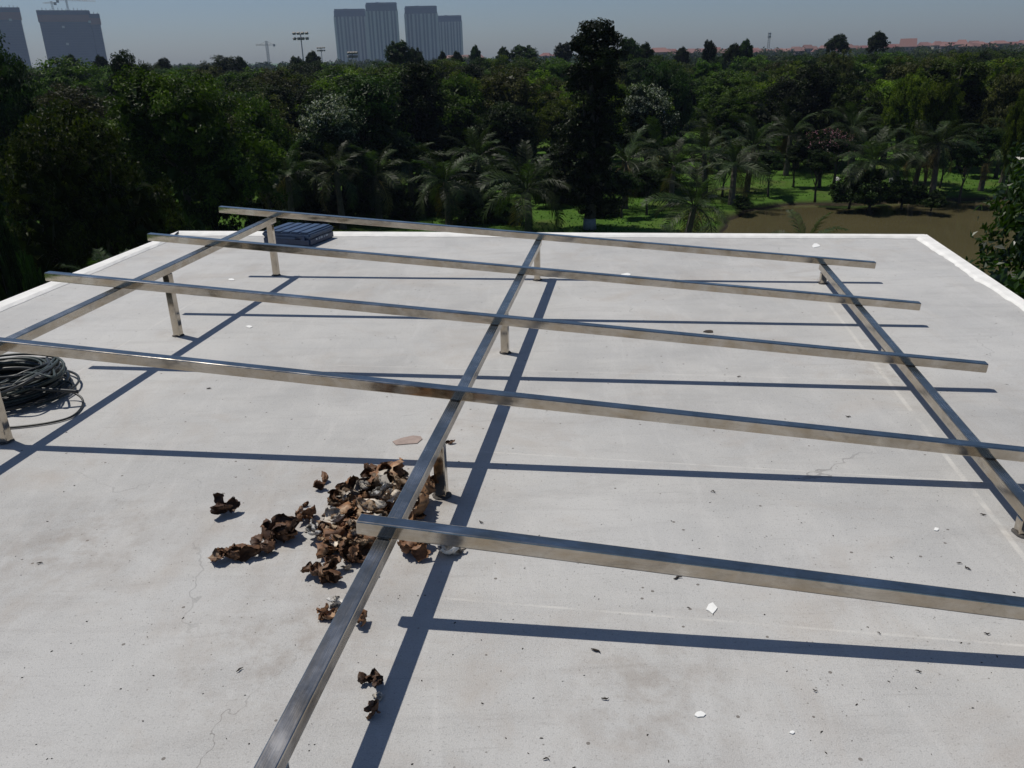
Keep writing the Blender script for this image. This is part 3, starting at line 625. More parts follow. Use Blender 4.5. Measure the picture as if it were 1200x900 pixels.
def lobes_dome(rng, w, h0, h1, n, rl):
    out = [((0, 0, (h0 + h1) / 2), (w * 0.38, w * 0.38, (h1 - h0) * 0.42))]
    for i in range(n):
        a = 2.4 * i + rng.normal(0, 0.3); q = rng.random(); z = h0 + (h1 - h0) * (0.25 + 0.55 * q); r = w * 0.36 * math.sqrt(max(0.1, 1 - (0.25 + 0.55 * q) ** 2)) * rng.uniform(0.7, 1.15)
        out.append(((r * math.cos(a), r * math.sin(a), z), (rl * rng.uniform(0.7, 1.2), rl * rng.uniform(0.7, 1.2), rl * rng.uniform(0.6, 0.95))))
    return out
r_ = np.random.default_rng(77)
PT = {}
for nm, mt_ in (('mango', 'leaf_dark'), ('mango_b', 'leaf_mango'), ('mango_c', 'leaf_mid')):
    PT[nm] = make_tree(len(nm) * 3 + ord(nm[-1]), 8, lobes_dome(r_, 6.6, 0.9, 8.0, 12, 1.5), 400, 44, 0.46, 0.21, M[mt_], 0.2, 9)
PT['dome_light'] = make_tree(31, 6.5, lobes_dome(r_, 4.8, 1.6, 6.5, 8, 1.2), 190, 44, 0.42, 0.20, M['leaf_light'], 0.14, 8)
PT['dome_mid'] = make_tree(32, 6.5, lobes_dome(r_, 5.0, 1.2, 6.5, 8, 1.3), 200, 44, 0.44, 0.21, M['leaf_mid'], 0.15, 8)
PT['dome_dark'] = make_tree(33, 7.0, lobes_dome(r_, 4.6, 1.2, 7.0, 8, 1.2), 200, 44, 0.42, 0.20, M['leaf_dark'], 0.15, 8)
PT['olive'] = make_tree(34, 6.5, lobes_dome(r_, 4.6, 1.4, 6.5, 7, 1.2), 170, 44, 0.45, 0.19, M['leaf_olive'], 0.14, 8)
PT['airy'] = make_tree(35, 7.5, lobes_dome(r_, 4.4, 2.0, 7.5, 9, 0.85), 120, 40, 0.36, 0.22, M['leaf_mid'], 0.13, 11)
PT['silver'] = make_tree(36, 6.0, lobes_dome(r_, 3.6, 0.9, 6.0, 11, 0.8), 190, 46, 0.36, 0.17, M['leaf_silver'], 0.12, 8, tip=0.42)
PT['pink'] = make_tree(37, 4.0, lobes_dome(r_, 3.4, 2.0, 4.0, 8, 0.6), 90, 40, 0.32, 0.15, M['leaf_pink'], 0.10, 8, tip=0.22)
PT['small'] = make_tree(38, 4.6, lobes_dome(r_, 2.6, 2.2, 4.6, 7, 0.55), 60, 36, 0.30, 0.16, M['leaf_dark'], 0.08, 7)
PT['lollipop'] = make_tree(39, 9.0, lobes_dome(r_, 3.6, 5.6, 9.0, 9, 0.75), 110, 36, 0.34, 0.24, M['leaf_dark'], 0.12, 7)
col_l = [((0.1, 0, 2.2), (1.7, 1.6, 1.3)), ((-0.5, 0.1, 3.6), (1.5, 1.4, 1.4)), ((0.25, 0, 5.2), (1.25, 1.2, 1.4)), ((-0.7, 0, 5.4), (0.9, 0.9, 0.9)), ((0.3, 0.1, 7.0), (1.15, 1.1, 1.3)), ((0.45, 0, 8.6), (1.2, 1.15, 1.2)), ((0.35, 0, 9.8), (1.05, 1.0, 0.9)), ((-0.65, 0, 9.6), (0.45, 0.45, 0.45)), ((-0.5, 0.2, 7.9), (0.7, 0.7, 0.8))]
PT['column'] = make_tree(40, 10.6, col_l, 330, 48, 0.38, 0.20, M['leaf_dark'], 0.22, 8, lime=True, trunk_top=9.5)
PT['column_b'] = make_tree(41, 7.0, [((0, 0, 1.8), (1.5, 1.5, 1.3)), ((0.1, 0, 3.4), (1.4, 1.4, 1.4)), ((-0.1, 0, 5.0), (1.3, 1.3, 1.3)), ((0.1, 0, 6.1), (1.05, 1.05, 0.9))], 190, 48, 0.40, 0.20, M['leaf_dark'], 0.18, 7)
PT['bush'] = make_tree(42, 1.6, [((0, 0, 0.6), (0.9, 0.9, 0.6)), ((0.7, 0.1, 0.5), (0.6, 0.6, 0.5)), ((-0.6, -0.2, 0.6), (0.6, 0.6, 0.55)), ((0.1, 0.3, 1.1), (0.6, 0.6, 0.45))], 60, 44, 0.26, 0.15, M['leaf_dark'], 0.05, 6)
def tree(kind, px, topy, D, wpx=None, label=None, group=None, name='broadleaf_tree', cat='tree', H=None, rz=None, base=GZ):
    p = at_range(px, topy, D); k = PT[kind]; hz = (p[2] - base) / k['H'] if H is None else H / k['H']
    sx = hz if wpx is None else chord(px - wpx / 2, px + wpx / 2, topy, D) / k['W']
    o = empty(name, (p[0], p[1], base), random.uniform(0, 6.28) if rz is None else rz); o.scale = (sx, sx, hz)
    tr = obj('trunk', k['trunk'], o); obj('crown', k['crown'], o)
    if k['lime']: obj('limewash_band', k['lime'], tr)
    return tag(o, label, cat, group)

# individual trees of the garden, from left to right
tree('mango', -40, 44, 38, 165, 'tall very dark tree partly covering the tower nearest to it', rz=0.4)
tree('mango_b', 70, 122, 27, 205, 'broad low mango tree with sunlit green top beside the building', rz=1.9)
tree('mango_c', 214, 82, 37, 180, 'big round mango tree beyond the overhanging purlin ends', rz=2.5)
tree('dome_dark', 148, 60, 72, 58, 'dark round tree rising just right of the netted tower block')
tree('lollipop', 81, 64, 160, 22, 'small dark tree standing against the netted tower block', 'dark trees before the netted tower')
tree('lollipop', 116, 65, 150, 20, 'small dark tree standing against the netted tower block', 'dark trees before the netted tower')
tree('silver', 382, 112, 48, 72, 'tree with silvery white flecked crown behind the palms')
tree('dome_mid', 300, 116, 46, 90, 'wide green tree left of the silvery flecked tree')
tree('dome_mid', 436, 92, 56, 92, 'broad dark green tree right of the silvery flecked tree')
tree('column_b', 486, 74, 56, 62, 'columnar dark tree with bright green edges below the tower blocks')
tree('column', 694, 25, 43, 78, 'very tall dark creeper covered tree with limewashed trunk base', rz=0.1)
tree('dome_mid', 540, 88, 62, 70, 'round green tree between the columnar tree and the very tall tree')
tree('dome_light', 612, 84, 66, 72, 'light green bushy tree left of the very tall tree')
tree('lollipop', 738, 44, 110, 26, 'dark tree showing above the horizon right of the very tall tree')
tree('lollipop', 757, 50, 110, 20, 'smaller dark tree right of the very tall tree, touching its taller neighbour')
tree('dome_dark', 785, 72, 66, 58, 'dark domed tree right of the very tall creeper covered tree')
tree('silver', 762, 98, 56, 56, 'grey leaved bushy tree in front of the dark domed tree')
tree('dome_light', 1068, 82, 62, 52, 'bright yellowish green round tree behind the pond palms', rz=0.4)
tree('dome_light', 1104, 90, 58, 56, 'yellow green tree with drooping crown standing behind the pond palms')
tree('olive', 1192, 78, 66, 68, 'big pale olive tree above the pond bank')
tree('dome_light', 1204, 106, 52, 32, 'bright lime green tree below the pale olive tree')
tree('olive', 985, 60, 90, 50, 'brownish olive tree below the lone round tree on the horizon')
tree('lollipop', 983, 40, 170, 26, 'lone round topped dark tree standing clear of the horizon houses')
tree('lollipop', 1030, 37, 160, 22, 'lone narrow dark tree standing clear of the horizon houses')
tree('lollipop', 832, 47, 130, 16, 'small dark rounded tree breaking the skyline', 'dark trees breaking the skyline')
tree('lollipop', 860, 51, 130, 20, 'small dark rounded tree breaking the skyline', 'dark trees breaking the skyline')
tree('lollipop', 875, 46, 130, 17, 'small dark rounded tree breaking the skyline', 'dark trees breaking the skyline')
tree('lollipop', 465, 48, 110, 28, 'dark round tree in front of the right pair of tower blocks')
tree('lollipop', 486, 56, 120, 18, 'dark narrow tree in front of the right pair of tower blocks')
for px, ty, wd in ((366, 60, 18), (557, 53, 12), (614, 53, 30), (660, 50, 20), (590, 55, 14), (535, 60, 14), (518, 60, 10), (347, 66, 16), (281, 66, 14), (190, 68, 22), (800, 55, 16)):
    tree('lollipop', px, ty, 150, wd, 'small dark rounded tree breaking the skyline', 'dark trees breaking the skyline')
tree('pink', 968, 150, 58, 56, 'low spreading tree dotted with pink flowers on the lawn')
tree('pink', 985, 152, 60, 44, 'second low tree with pink flowers behind its wider twin')
for px, ty, D, wd in ((905, 178, 54, 30), (962, 175, 53, 34), (1136, 170, 55, 36), (1090, 175, 56, 30), (1165, 150, 60, 44), (1110, 168, 60, 34), (850, 180, 54, 34), (760, 195, 47, 36), (730, 200, 46, 32), (1140, 150, 66, 40), (540, 190, 50, 40), (590, 190, 50, 40), (935, 170, 58, 30)):
    tree('small', px, ty, D, wd, 'slender young tree with thin trunk on the lawn', 'young trees on the lawn', name='young_tree')
for px, ty, D, wd in ((1000, 204, 51.5, 52), (1025, 200, 51.5, 60), (1062, 208, 52, 50), (1095, 222, 51.8, 36), (872, 232, 49, 30)):
    tree('bush', px, ty, D, wd, 'dark bush overhanging the far pond bank', 'bushes along the pond bank', name='bush', cat='bush')
for px, ty, D, wd in ((8, 262, 26, 80), (-20, 240, 24, 90), (95, 280, 27, 70), (30, 300, 22, 50), (150, 262, 30, 90), (205, 250, 33, 90), (250, 235, 36, 90), (300, 250, 37, 60), (330, 245, 41, 60)):
    tree('bush', px, ty, D, wd, 'dark shady shrub below the mango trees beside the roof', 'shrubs under the mango trees', name='shrub', cat='shrub')
for i in range(22):
    px = 330 + 21 * i + random.uniform(-8, 8); D = random.uniform(45, 57)
    tree('bush', px, 200, D, random.uniform(38, 64), 'dark low shrub growing among the palm trunks', 'shrubs among the palm trunks', name='shrub', cat='shrub', H=random.uniform(1.0, 2.3))
# mid distance wood: each tree its own object
KD = [('dome_dark', 'dark green broadleaf tree in the wood behind the palms', 'dark trees of the wood'), ('dome_mid', 'mid green broadleaf tree in the wood behind the palms', 'mid green trees of the wood'), ('dome_light', 'light green rounded tree in the wood behind the palms', 'light green trees of the wood'),
      ('airy', 'open crowned tree showing limbs in the wood behind the palms', 'open trees of the wood'), ('olive', 'dull olive tree in the wood behind the palms', 'olive trees of the wood'), ('column_b', 'columnar dark tree in the wood behind the palms', 'columnar trees of the wood')]
rng = np.random.default_rng(99); placed = []; tries = 0
while len(placed) < 290 and tries < 14000:
    tries += 1; px = rng.uniform(-30, 1240); D = 58 + 92 * rng.random() ** 1.15
    if px < 420: D = 48 + 100 * rng.random() ** 1.15
    if px > 800: D = 66 + 84 * rng.random() ** 1.2
    p = at_range(px, 70, D)
    if any((p[0] - q[0]) ** 2 + (p[1] - q[1]) ** 2 < (3.3 + D * 0.012) ** 2 for q in placed): continue
    kd = rng.choice(6, p=[0.30, 0.26, 0.19, 0.10, 0.08, 0.07]); hgt = min(8.8, rng.uniform(5.3, 7.9) + (D - 60) * 0.010)
    if rng.random() < 0.06 and px < 800: hgt += 1.6
    if px > 800: hgt = min(hgt, 7.7)
    placed.append(p); k, lb, gp = KD[kd]
    t_ = tree(k, px, 70, D, None, lb, gp, H=hgt); t_.scale.x *= rng.uniform(0.9, 1.3); t_.scale.y = t_.scale.x
# far wood reads as one mass
V_, F_, T_ = [], [], []; nv = 0
for i in range(1500):
    D = 150 + 900 * rng.random() ** 1.9; px = rng.uniform(-60, 1260); p = at_range(px, 66, D); h_ = rng.uniform(5.0, 7.4) if D < 420 else rng.uniform(5.5, 9.0) + (1.5 if rng.random() < 0.12 else 0); r = rng.uniform(2.0, 3.4) * (1 + D / 900)
    k = 230 if D < 320 else 110; q = rng.normal(0, 1, (k, 3)); q[:, 2] = np.abs(q[:, 2]) * 0.9 - 0.1; q /= np.linalg.norm(q, axis=1)[:, None]; q *= (0.6 + 0.45 * rng.random((k, 1)))
    C_ = np.array([p[0], p[1], GZ + h_ * 0.45]) + q * np.array([r, r, h_ * 0.55])
    v, f = leaf_quads(rng, C_, 0.42 + D / 620, 0.4, 0.6, q); V_.append(v); F_.append(f + nv); nv += len(v); T_.append(np.clip(rng.normal(0.4, 0.25) + rng.normal(0, 0.15, k), 0, 0.92))
tag(obj('far_wood', mesh('far_wood', np.concatenate(V_), np.concatenate(F_), M['leaf_mid'], False, np.concatenate(T_))), 'distant mass of green treetops reaching the horizon', 'wood', kind='stuff')

# ------------------------------------------------------------------ coconut palms, each frond a part
def frond_mesh(seed, L, sag, nlf, mt):
    rng = np.random.default_rng(seed); m_ = MB(); pts = []; x = z = 0.0; a = 0.0
    for i in range(13):
        pts.append(np.array([x, 0.0, z])); a -= sag / 12 * (0.5 + i / 12.0); x += L / 12 * math.cos(a); z += L / 12 * math.sin(a)
    m_.tube(pts, [0.030 * (1 - 0.85 * i / 12) + 0.004 for i in range(13)], 4, 0.7)
    for i in range(nlf):
        q = 0.12 + 0.86 * i / nlf; fi = q * 12; k = min(11, int(fi)); p = pts[k] + (pts[k + 1] - pts[k]) * (fi - k); d = pts[k + 1] - pts[k]; d /= np.linalg.norm(d)
        ll = L * 0.27 * (math.sin(math.pi * min(1, q * 0.80 + 0.16)) ** 0.6) * rng.uniform(0.85, 1.1); upv = np.array([-d[2], 0, d[0]])
        for sgn in (-1, 1):
            sd_ = np.array([0, sgn, 0]) * 0.80 + d * 0.55 + upv * rng.normal(0.12, 0.14); sd_ /= np.linalg.norm(sd_)
            mid = p + sd_ * ll * 0.55; tip = p + sd_ * ll * 0.92 + np.array([0, 0, -ll * rng.uniform(0.22, 0.5)]); wv_ = d * 0.024
            m_.add([p - wv_ * 0.6, p + wv_ * 0.6, mid + wv_, tip, mid - wv_], [(0, 1, 2, 4), (4, 2, 3)], float(np.clip(rng.normal(0.45, 0.2), 0, 0.9)))
    return m_.mesh('frond', mt)
FR = [frond_mesh(i, 2.7, sg, 38, M['palm']) for i, sg in enumerate((0.9, 1.2, 1.5, 1.9))]
FRD = frond_mesh(9, 2.4, 1.7, 26, M['palm_dry'])
TRK = []
for sd_ in range(3):
    m_ = MB(); rr = np.random.default_rng(sd_); cur = rr.normal(0, 0.15, 2)
    ax_ = [(cur[0] * (q * q - 1), cur[1] * (q * q - 1), q - 1.0) for q in np.linspace(0, 1, 15)]
    m_.tube(ax_, [0.20 - 0.07 * q + 0.014 * (i % 2) for i, q in enumerate(np.linspace(0, 1, 15))], 8); TRK.append(m_.mesh('trunk', M['palm_bark'], False))
def palm(px, cy, D, wpx, label, group=None, nf=17, dry=1, low=-0.5, base=GZ):
    p = at_range(px, cy, D); o = empty('coconut_palm', (p[0], p[1], base), random.uniform(0, 6.28)); tag(o, label, 'palm tree', group); o.rotation_euler.x = random.gauss(0, 0.05); o.rotation_euler.y = random.gauss(0, 0.05)
    nf = max(9, nf + random.randint(-5, 3)); dry += random.randint(0, 2) if dry else 0
    hgt = p[2] - base; sc = chord(px - wpx / 2, px + wpx / 2, cy, D) / 4.6; tr = obj('trunk', random.choice(TRK), o, (0, 0, hgt), scale=(sc ** 0.5, sc ** 0.5, hgt + 0.15))
    for i in range(nf):
        q = i / (nf - 1); el = math.radians(80 - 92 * q + random.uniform(-9, 9)); az = 2.4 * i + random.uniform(-0.3, 0.3); s_ = sc * random.uniform(0.82, 1.1) * (0.8 + 0.2 * q)
        fm = FR[min(3, int(q * 3 + random.random()))]
        e = Matrix.Rotation(az, 4, 'Z') @ Matrix.Rotation(-el, 4, 'Y') @ Matrix.Rotation(random.uniform(-0.4, 0.4), 4, 'X')
        obj('frond', fm, o, (0.08 * math.cos(az), 0.08 * math.sin(az), hgt), e.to_euler(), (s_, s_, s_))
    for i in range(dry):
        az = random.uniform(0, 6.28); e = Matrix.Rotation(az, 4, 'Z') @ Matrix.Rotation(math.radians(35), 4, 'Y')
        obj('dead_frond', FRD, o, (0.1 * math.cos(az), 0.1 * math.sin(az), hgt - 0.1), e.to_euler(), (sc, sc, sc))
    return o
palm(616, 222, 43, 130, 'coconut palm with long arching fronds left of the limewashed tree', nf=19)
palm(808, 240, 37, 120, 'short coconut palm at the near corner of the pond')
palm(1028, 190, 53, 110, 'bushy coconut palm on the far pond bank with a yellow hanging frond', nf=20, dry=3)
palm(440, 205, 46, 100, 'coconut palm below the broad dark green tree')
palm(395, 200, 45, 105, 'coconut palm below the silvery flecked tree')
palm(945, 282, 15, 110, 'palm whose upright frond tips show over the white rim by the pond', nf=11, dry=0)
palm(806, 306, 16, 130, 'palm whose spiky tips just clear the far rim beside the pond', nf=13, dry=0)
palm(140, 345, 17, 170, 'low palm with spiky fronds beside the left rim of the roof', nf=15, dry=0)
for px, cy, D, wd in ((335, 205, 43, 100), (480, 195, 50, 100), (522, 212, 45, 105), (562, 185, 53, 95), (655, 195, 51, 90), (735, 190, 49, 100), (770, 175, 54, 95), (830, 180, 54, 95), (790, 195, 50, 90), (880, 172, 56, 95), (860, 195, 51, 100), (925, 158, 64, 85), (960, 138, 70, 80), (900, 145, 70, 80), (1000, 150, 64, 85),
                   (1055, 158, 62, 85), (1078, 175, 56, 85), (1102, 168, 55, 95), (1130, 142, 70, 75), (1158, 175, 60, 85), (1185, 158, 64, 80), (840, 150, 68, 80), (700, 180, 56, 80), (365, 185, 50, 90), (290, 215, 40, 90), (1215, 180, 60, 90)):
    palm(px, cy, D, wd, 'coconut palm in the row of palms across the lawn', 'coconut palms across the lawn')

# near tree at the right rim with large shiny leaves
rng = np.random.default_rng(8)
nl = [((0, 0, 5.6), (0.85, 0.9, 0.7)), ((-0.35, -0.3, 4.9), (0.75, 0.8, 0.7)), ((0.3, 0.2, 4.4), (0.95, 0.95, 0.8)), ((-0.25, -0.6, 3.8), (0.8, 0.8, 0.65)), ((0.1, -0.9, 4.4), (0.7, 0.7, 0.6)), ((0.5, 0.4, 6.1), (0.6, 0.6, 0.5))]
PT['near'] = make_tree(50, 6.4, nl, 250, 26, 0.27, 0.145, M['leaf_near'], 0.10, 9)
p = at_range(1288, 158, 11.0)
o = empty('garden_tree', (p[0], p[1], GZ), 0.5); o.scale = (1.0, 1.0, (p[2] - GZ) / PT['near']['H']); obj('trunk', PT['near']['trunk'], o); obj('crown', PT['near']['crown'], o)
tag(o, 'bright leafy tree close against the right rim of the roof', 'tree')
p = at_range(1215, 320, 9.4)
o = empty('garden_shrub', (p[0] + 0.3, p[1], GZ), 2.0); o.scale = (0.9, 0.9, (p[2] - GZ) / PT['near']['H']); obj('stem', PT['near']['trunk'], o); obj('foliage', PT['near']['crown'], o)
tag(o, 'low leafy shrub peeping over the right rim below the bright tree', 'shrub')

# grass blades, stones
V_ = []; rng = np.random.default_rng(15); cnt = 16000
gx = rng.uniform(-40, 1240, cnt); gy = rng.uniform(168, 320, cnt)
G = np.array([on_plane(a, b, GZ) for a, b in zip(gx, gy)]); G = G[poly_sdf(G[:, :2], pond) > 1.0]; k = len(G)
a = rng.uniform(0, 6.3, k); hh = rng.uniform(0.05, 0.15, k); wv_ = np.stack([np.cos(a), np.sin(a), 0 * a], 1) * 0.05; ln = np.stack([rng.normal(0, 0.07, k), rng.normal(0, 0.07, k), hh], 1)
v = np.stack([G - wv_, G + wv_, G + ln], 1).reshape(-1, 3)
tag(obj('lawn_grass', mesh('lawn_grass', v, np.arange(3 * k).reshape(k, 3), M['grassblade'], False, rng.random(k) * 0.9)), 'grass blades covering the sunlit lawn', 'grass', kind='stuff')
def rock(px, py, r, label):
    p = on_plane(px, py, GZ); bm = bmesh.new(); bmesh.ops.create_icosphere(bm, subdivisions=2, radius=r)
    for q in bm.verts: q.co *= 1 + 0.22 * math.sin(q.co.x * 9 / r + px) * math.cos(q.co.y * 7 / r); q.co.z = max(q.co.z * 0.75, -0.3 * r)
    me = bpy.data.meshes.new('rock'); bm.to_mesh(me); bm.free(); me.materials.append(M['stone']); tag(obj('rock', me, None, (p[0], p[1], GZ + 0.25 * r)), label, 'rock')
rock(1047, 213, 0.30, 'pale boulder on the far pond bank right of the bushy palm'); rock(981, 212, 0.26, 'pale boulder on the far pond bank left of the bushy palm')

# ------------------------------------------------------------------ floodlight masts, cranes, radio mast
def pole(px, topy, D, r, label, head=None, name='floodlight_mast', cat='floodlight'):
    p = at_range(px, topy, D); o = tag(empty(name, (p[0], p[1], GZ), math.atan2(-p[0], p[1]) * -1 * 0), label, cat); h_ = p[2] - GZ
    m_ = MB(); m_.tube([(0, 0, 0), (0, 0, h_ * 0.5), (0, 0, h_)], [r, r * 0.8, r * 0.6], 8); obj('pole', m_.mesh('pole', M['galv'], True), o)
    if head:
        w_, hh_ = head; m_ = MB(); m_.box((-w_ / 2, -0.08, h_ - 0.1), (w_ / 2, 0.08, h_ + 0.05)); m_.box((-w_ / 2, -0.08, h_ - hh_), (w_ / 2, 0.08, h_ - hh_ + 0.15)); m_.box((-0.1, -0.07, h_ - hh_), (0.1, 0.07, h_)); obj('crossarm', m_.mesh('crossarm', M['galv']), o)
        for row in (0, 1):
            for j in range(4):
                x = -w_ / 2 + w_ * (j + 0.5) / 4; m_ = MB(); z = h_ - row * hh_; m_.add([(x - .42, -.1, z - .35), (x + .42, -.1, z - .35), (x + .42, -.1, z + .35), (x - .42, -.1, z + .35), (x - .25, -.7, z - .35), (x + .25, -.7, z - .35), (x + .25, -.7, z + .1), (x - .25, -.7, z + .1)],
                      [(0, 1, 2, 3), (7, 6, 5, 4), (0, 4, 5, 1), (1, 5, 6, 2), (2, 6, 7, 3), (3, 7, 4, 0)]); obj('lamp_head', m_.mesh('lamp_head', M['crane']), o)
    return o
pole(352, 39, 240, 0.22, 'tall floodlight mast with two rows of lamps above the trees', (4.4, 1.3))
pole(376, 56, 420, 0.25, 'small distant lamp mast right of the floodlight mast', (4.0, 1.2))
pole(413, 62, 260, 0.22, 'grey lamp mast in front of the left pair of tower blocks', (3.0, 1.0))
def lattice(m_, a, b, wd, n):
    a, b = np.asarray(a, float), np.asarray(b, float); d = (b - a) / n; L = np.linalg.norm(b - a); e = (b - a) / L; s1 = np.cross(e, [0.2, 1, 0.1]); s1 /= np.linalg.norm(s1); s2 = np.cross(e, s1); cs = [(s1 * i + s2 * j) * wd / 2 for i, j in ((1, 1), (-1, 1), (-1, -1), (1, -1))]
    for c in cs: m_.tube([a + c, b + c], wd * 0.10, 4)
    for i in range(n):
        for j in range(4): m_.tube([a + d * i + cs[j], a + d * (i + 1) + cs[(j + 1) % 4]], wd * 0.06, 3)
def crane(px, topy, D, mast_base, jib_l, jib_r, ang, label, lift=0.0, wd=2.2):
    p = at_range(px, topy, D); base = mast_base; o = tag(empty('tower_crane', (p[0], p[1], base), ang), label, 'crane'); h_ = p[2] - base
    m_ = MB(); lattice(m_, (0, 0, 0), (0, 0, h_ * 0.86), wd, max(4, int(h_ / 4))); obj('mast', m_.mesh('mast', M['crane']), o)
    m_ = MB(); lattice(m_, (0, 0, h_ * 0.86), (jib_l, 0, h_ * 0.86 + lift), wd * 0.7, 12); obj('jib', m_.mesh('jib', M['crane']), o)
    m_ = MB(); lattice(m_, (0, 0, h_ * 0.86), (jib_r, 0, h_ * 0.86), wd * 0.7, 4); m_.box((jib_r - 1.5, -1.2, h_ * 0.86 - 3), (jib_r + 1.5, 1.2, h_ * 0.86 + 0.5)); obj('counter_jib', m_.mesh('counter_jib', M['crane']), o)
    m_ = MB(); lattice(m_, (0, 0, h_ * 0.86), (0, 0, h_), wd * 0.8, 3); m_.tube([(0, 0, h_), (jib_l * 0.7, 0, h_ * 0.86 + lift * 0.7)], 0.2, 4); m_.tube([(0, 0, h_), (jib_r * 0.9, 0, h_ * 0.86)], 0.2, 4); obj('tie_bars', m_.mesh('tie_bars', M['crane']), o)
crane(312, 48, 1500, GZ, -18, 12, 0.0, 'distant tower crane standing alone on the skyline', wd=3.0)
p = at_range(902, 38, 850); o = tag(empty('radio_mast', (p[0], p[1], GZ)), 'thin lattice radio mast rising above the red roofs', 'mast'); m_ = MB(); lattice(m_, (0, 0, 0), (0, 0, p[2] - GZ), 1.6, 12); obj('lattice', m_.mesh('lattice', M['crane']), o)
m_ = MB(); m_.box((-1.3, -1.0, (p[2] - GZ) * 0.80), (1.3, 1.0, (p[2] - GZ) * 0.88)); m_.box((-1.2, -1.0, (p[2] - GZ) * 0.92), (1.2, 1.0, (p[2] - GZ) * 0.98)); obj('antenna_panel', m_.mesh('antenna_panel', M['galv']), o)

# ------------------------------------------------------------------ tower blocks
def tower(x0, x1, topy, D, label, group=None, style='finished', depth=None, steps=None, rot=0.0):
    xm = (x0 + x1) / 2; p = at_range(xm, topy, D); W2 = chord(x0, x1, topy, D); dp = depth or W2 * 0.55; az = math.atan2(p[0], p[1])
    o = tag(empty('tower_block', (p[0], p[1], GZ), -az + rot), label, 'tower block', group); h_ = p[2] - GZ; fl_h = 3.4; nfl = int(h_ / fl_h)
    m_ = MB()
    for a, b, hk in (steps or ((-0.5, 0.5, 1.0),)): m_.box((a * W2 + 0.4, -dp / 2 + 0.4, 0), (b * W2 - 0.4, dp / 2 - 0.4, h_ * hk - 0.6))
    obj('core', m_.mesh('core', M['t_wall'] if style == 'finished' else M['t_net']), o)
    m_ = MB()
    for a, b, hk in (steps or ((-0.5, 0.5, 1.0),)):
        for i in range(1, nfl + 1):
            z = i * fl_h
            if z < h_ * hk: m_.box((a * W2, -dp / 2, z - 0.45), (b * W2, dp / 2, z), 0.4)
    s_ = obj('floor_slabs', m_.mesh('floor_slabs', M['t_slab']), o); s_['kind'] = 'stuff'
    if style == 'finished':
        for i in range(9):
            x = (-0.5 + i / 8) * W2; wd = W2 * (0.045 if i % 2 else 0.075); m_ = MB(); m_.box((x - wd / 2, -dp / 2 - 0.9 - 0.5 * (i % 2), 0), (x + wd / 2, -dp / 2 + 0.5, h_ * 0.86)); m_.box((x - wd / 2, dp / 2 - 0.5, 0), (x + wd / 2, dp / 2 + 0.9, h_ * 0.86)); obj('pier', m_.mesh('pier', M['t_pier']), o)
        for sg in (-1, 1):
            m_ = MB(); m_.box((sg * W2 / 2 - 0.3, -dp * 0.3, 0), (sg * W2 / 2 + 1.2 * sg + 0.3, dp * 0.3, h_ * 0.88)) if sg > 0 else m_.box((-W2 / 2 - 1.5, -dp * 0.3, 0), (-W2 / 2 + 0.3, dp * 0.3, h_ * 0.88)); obj('side_wall', m_.mesh('side_wall', M['t_wall']), o)
        m_ = MB(); m_.box((-W2 / 2 - 0.8, -dp / 2 - 1.2, h_ * 0.86), (W2 / 2 + 0.8, dp / 2 + 1.2, h_ * 0.965)); cr = obj('crown_band', m_.mesh('crown_band', M['t_crown']), o)
        for i in range(7):
            x = (-0.46 + i * 0.145) * W2; m_ = MB(); hh_ = h_ * (0.972 + 0.028 * ((i * 37) % 5) / 4); m_.box((x, -dp * 0.4, h_ * 0.966), (x + W2 * 0.11, dp * 0.4, hh_)); obj('roof_block', m_.mesh('roof_block', M['t_crown']), cr)
    else:
        for a, b, hk in (steps or ((-0.5, 0.5, 1.0),)):
            for z0, z1, mm in ((0.82, 0.93, 'net_orange'), (0.935, 1.0, 'net_blue')):
                m_ = MB(); m_.box((a * W2 - 0.8, -dp / 2 - 0.8, h_ * hk * z0), (b * W2 + 0.8, dp / 2 + 0.8, h_ * hk * z1)); obj('safety_screen', m_.mesh('safety_screen', M['t_band'] if mm == 'net_orange' else M['t_net']), o)
        for i in range(16):
            m_ = MB(); x = (-0.48 + i * 0.064) * W2; hk = [s for s in (steps or ((-0.5, 0.5, 1.0),)) if s[0] <= x / W2 <= s[1]]; hz_ = h_ * (hk[0][2] if hk else 1); m_.box((x, -dp * 0.3, hz_), (x + 0.7, -dp * 0.3 + 0.7, hz_ + 1.5 + 2.2 * ((i * 7) % 4) / 3)); obj('column_stub', m_.mesh('column_stub', M['crane']), o)
        for x, z in ((-0.15, 0.72), (-0.14, 0.45), (0.3, 0.80)):
            m_ = MB(); m_.box((x * W2, -dp / 2 - 0.9, h_ * z), (x * W2 + 3.5, -dp / 2 - 0.5, h_ * z + 3)); obj('open_bay', m_.mesh('open_bay', M['t_pier']), o)
    return o, p, h_
tower(-52, 22, 9.5, 1450, 'blue grey unfinished tower block cut by the picture edge'.replace('cut by the picture edge', 'behind the tall very dark tree'), None, 'site')
tb, tp, th = tower(44, 115, 13, 1450, 'unfinished tower block with orange screens and cranes on top', None, 'site', steps=((-0.5, 0.34, 1.0), (0.34, 0.5, 0.945)))
crane(60, 1.5, 1430, GZ + th - 2, -13, 5, -0.1, 'left rooftop crane on the unfinished tower block'.replace('left rooftop', 'shorter armed rooftop'), wd=1.7)
crane(77, -2, 1430, GZ + th - 2, 40, -12, 0.1, 'long armed rooftop crane on the unfinished tower block', lift=-2, wd=1.7)
tower(391.5, 427, 10.5, 1620, 'outermost grey tower block of the finished row, lower than its neighbour')
tower(428.5, 464, 3, 1560, 'tallest grey tower block of the finished row')
tower(474.5, 511, 7, 1600, 'grey tower block with uneven roof, right of the gap in the finished row')
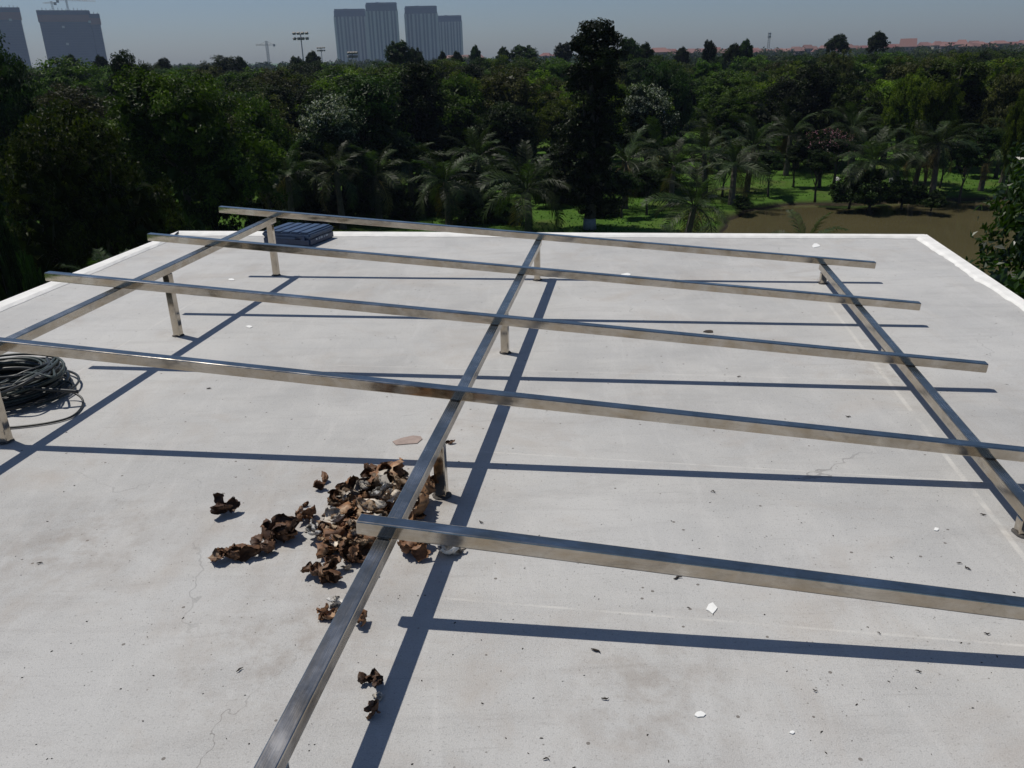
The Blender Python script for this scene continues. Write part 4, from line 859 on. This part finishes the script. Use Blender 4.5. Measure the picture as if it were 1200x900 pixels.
tower(511.5, 540, 18, 1720, 'shortest grey tower block at the end of the finished row')

# ------------------------------------------------------------------ red roofed houses on the horizon
rng = np.random.default_rng(44)
def house_far(px, D, w_, d_, h_, rh, mi, hip, label, group):
    p = at_range(px, 60, D); o = tag(empty('far_house', (p[0], p[1], GZ), rng.uniform(-0.5, 0.5)), label, 'house', group)
    m_ = MB(); m_.box((-w_ / 2, -d_ / 2, 0), (w_ / 2, d_ / 2, h_)); obj('wall', m_.mesh('wall', M['h_wall'][mi]), o)
    e = 0.5; a = w_ * (0.28 if hip else 0.5); v = [(-w_ / 2 - e, -d_ / 2 - e, h_ + .02), (w_ / 2 + e, -d_ / 2 - e, h_ + .02), (w_ / 2 + e, d_ / 2 + e, h_ + .02), (-w_ / 2 - e, d_ / 2 + e, h_ + .02), (-a, 0, h_ + rh), (a, 0, h_ + rh)]
    m_ = MB(); m_.add(v, [(0, 1, 5, 4), (2, 3, 4, 5), (1, 2, 5), (3, 0, 4), (3, 2, 1, 0)]); obj('roof', m_.mesh('roof', M['h_roof'][(mi + int(px)) % 3]), o)
    for j in range(3):
        for fz in (0.35, 0.72):
            m_ = MB(); x = (-0.36 + 0.28 * j) * w_; m_.box((x, -d_ / 2 - 0.06, h_ * fz), (x + w_ * 0.14, -d_ / 2 + 0.05, h_ * fz + 1.5)); obj('window', m_.mesh('window', M['window']), o)
HG = 'red roofed houses along the horizon'; HL = 'small red roofed house in the row along the horizon'
for i in range(86):
    px = 748 + 470 * (i + rng.uniform(-0.3, 0.3)) / 85
    house_far(px, rng.uniform(760, 1000), rng.uniform(7, 13), rng.uniform(8, 12), rng.uniform(5.5, 9.0), rng.uniform(2, 3.6), int(rng.integers(3)), rng.random() < 0.6, HL, HG)
house_far(1138, 740, 14, 12, 7.0, 2.6, 0, True, 'wide red roofed house standing taller than the horizon row', None)
house_far(1063, 760, 12, 10, 8, 6.0, 1, False, 'steep gabled red roofed house on the horizon', None)
house_far(772, 640, 16, 12, 8.5, 3.0, 1, True, 'red roofed house right of the very tall tree on the horizon', None)
for px in (528, 545, 560, 640, 655): house_far(px, 900, 12, 10, 7.5, 3, 2, True, 'small red roofed house right of the tower blocks', 'houses near the tower blocks')

# ------------------------------------------------------------------ haze
hz = MB(); hz.box((-2300, -60, GZ - 2.5), (2300, 2600, 160))
hm = bpy.data.materials.new('haze_air'); hm.use_nodes = True; t = hm.node_tree; t.nodes.clear()
pv_ = t.nodes.new('ShaderNodeVolumePrincipled'); pv_.inputs['Color'].default_value = (0.58, 0.72, 1.0, 1); pv_.inputs['Density'].default_value = 0.00016; pv_.inputs['Anisotropy'].default_value = 0.2
ou = t.nodes.new('ShaderNodeOutputMaterial'); t.links.new(pv_.outputs[0], ou.inputs['Volume'])
tag(obj('haze', hz.mesh('haze', hm)), 'pale blue haze softening the far towers', 'haze', kind='stuff')
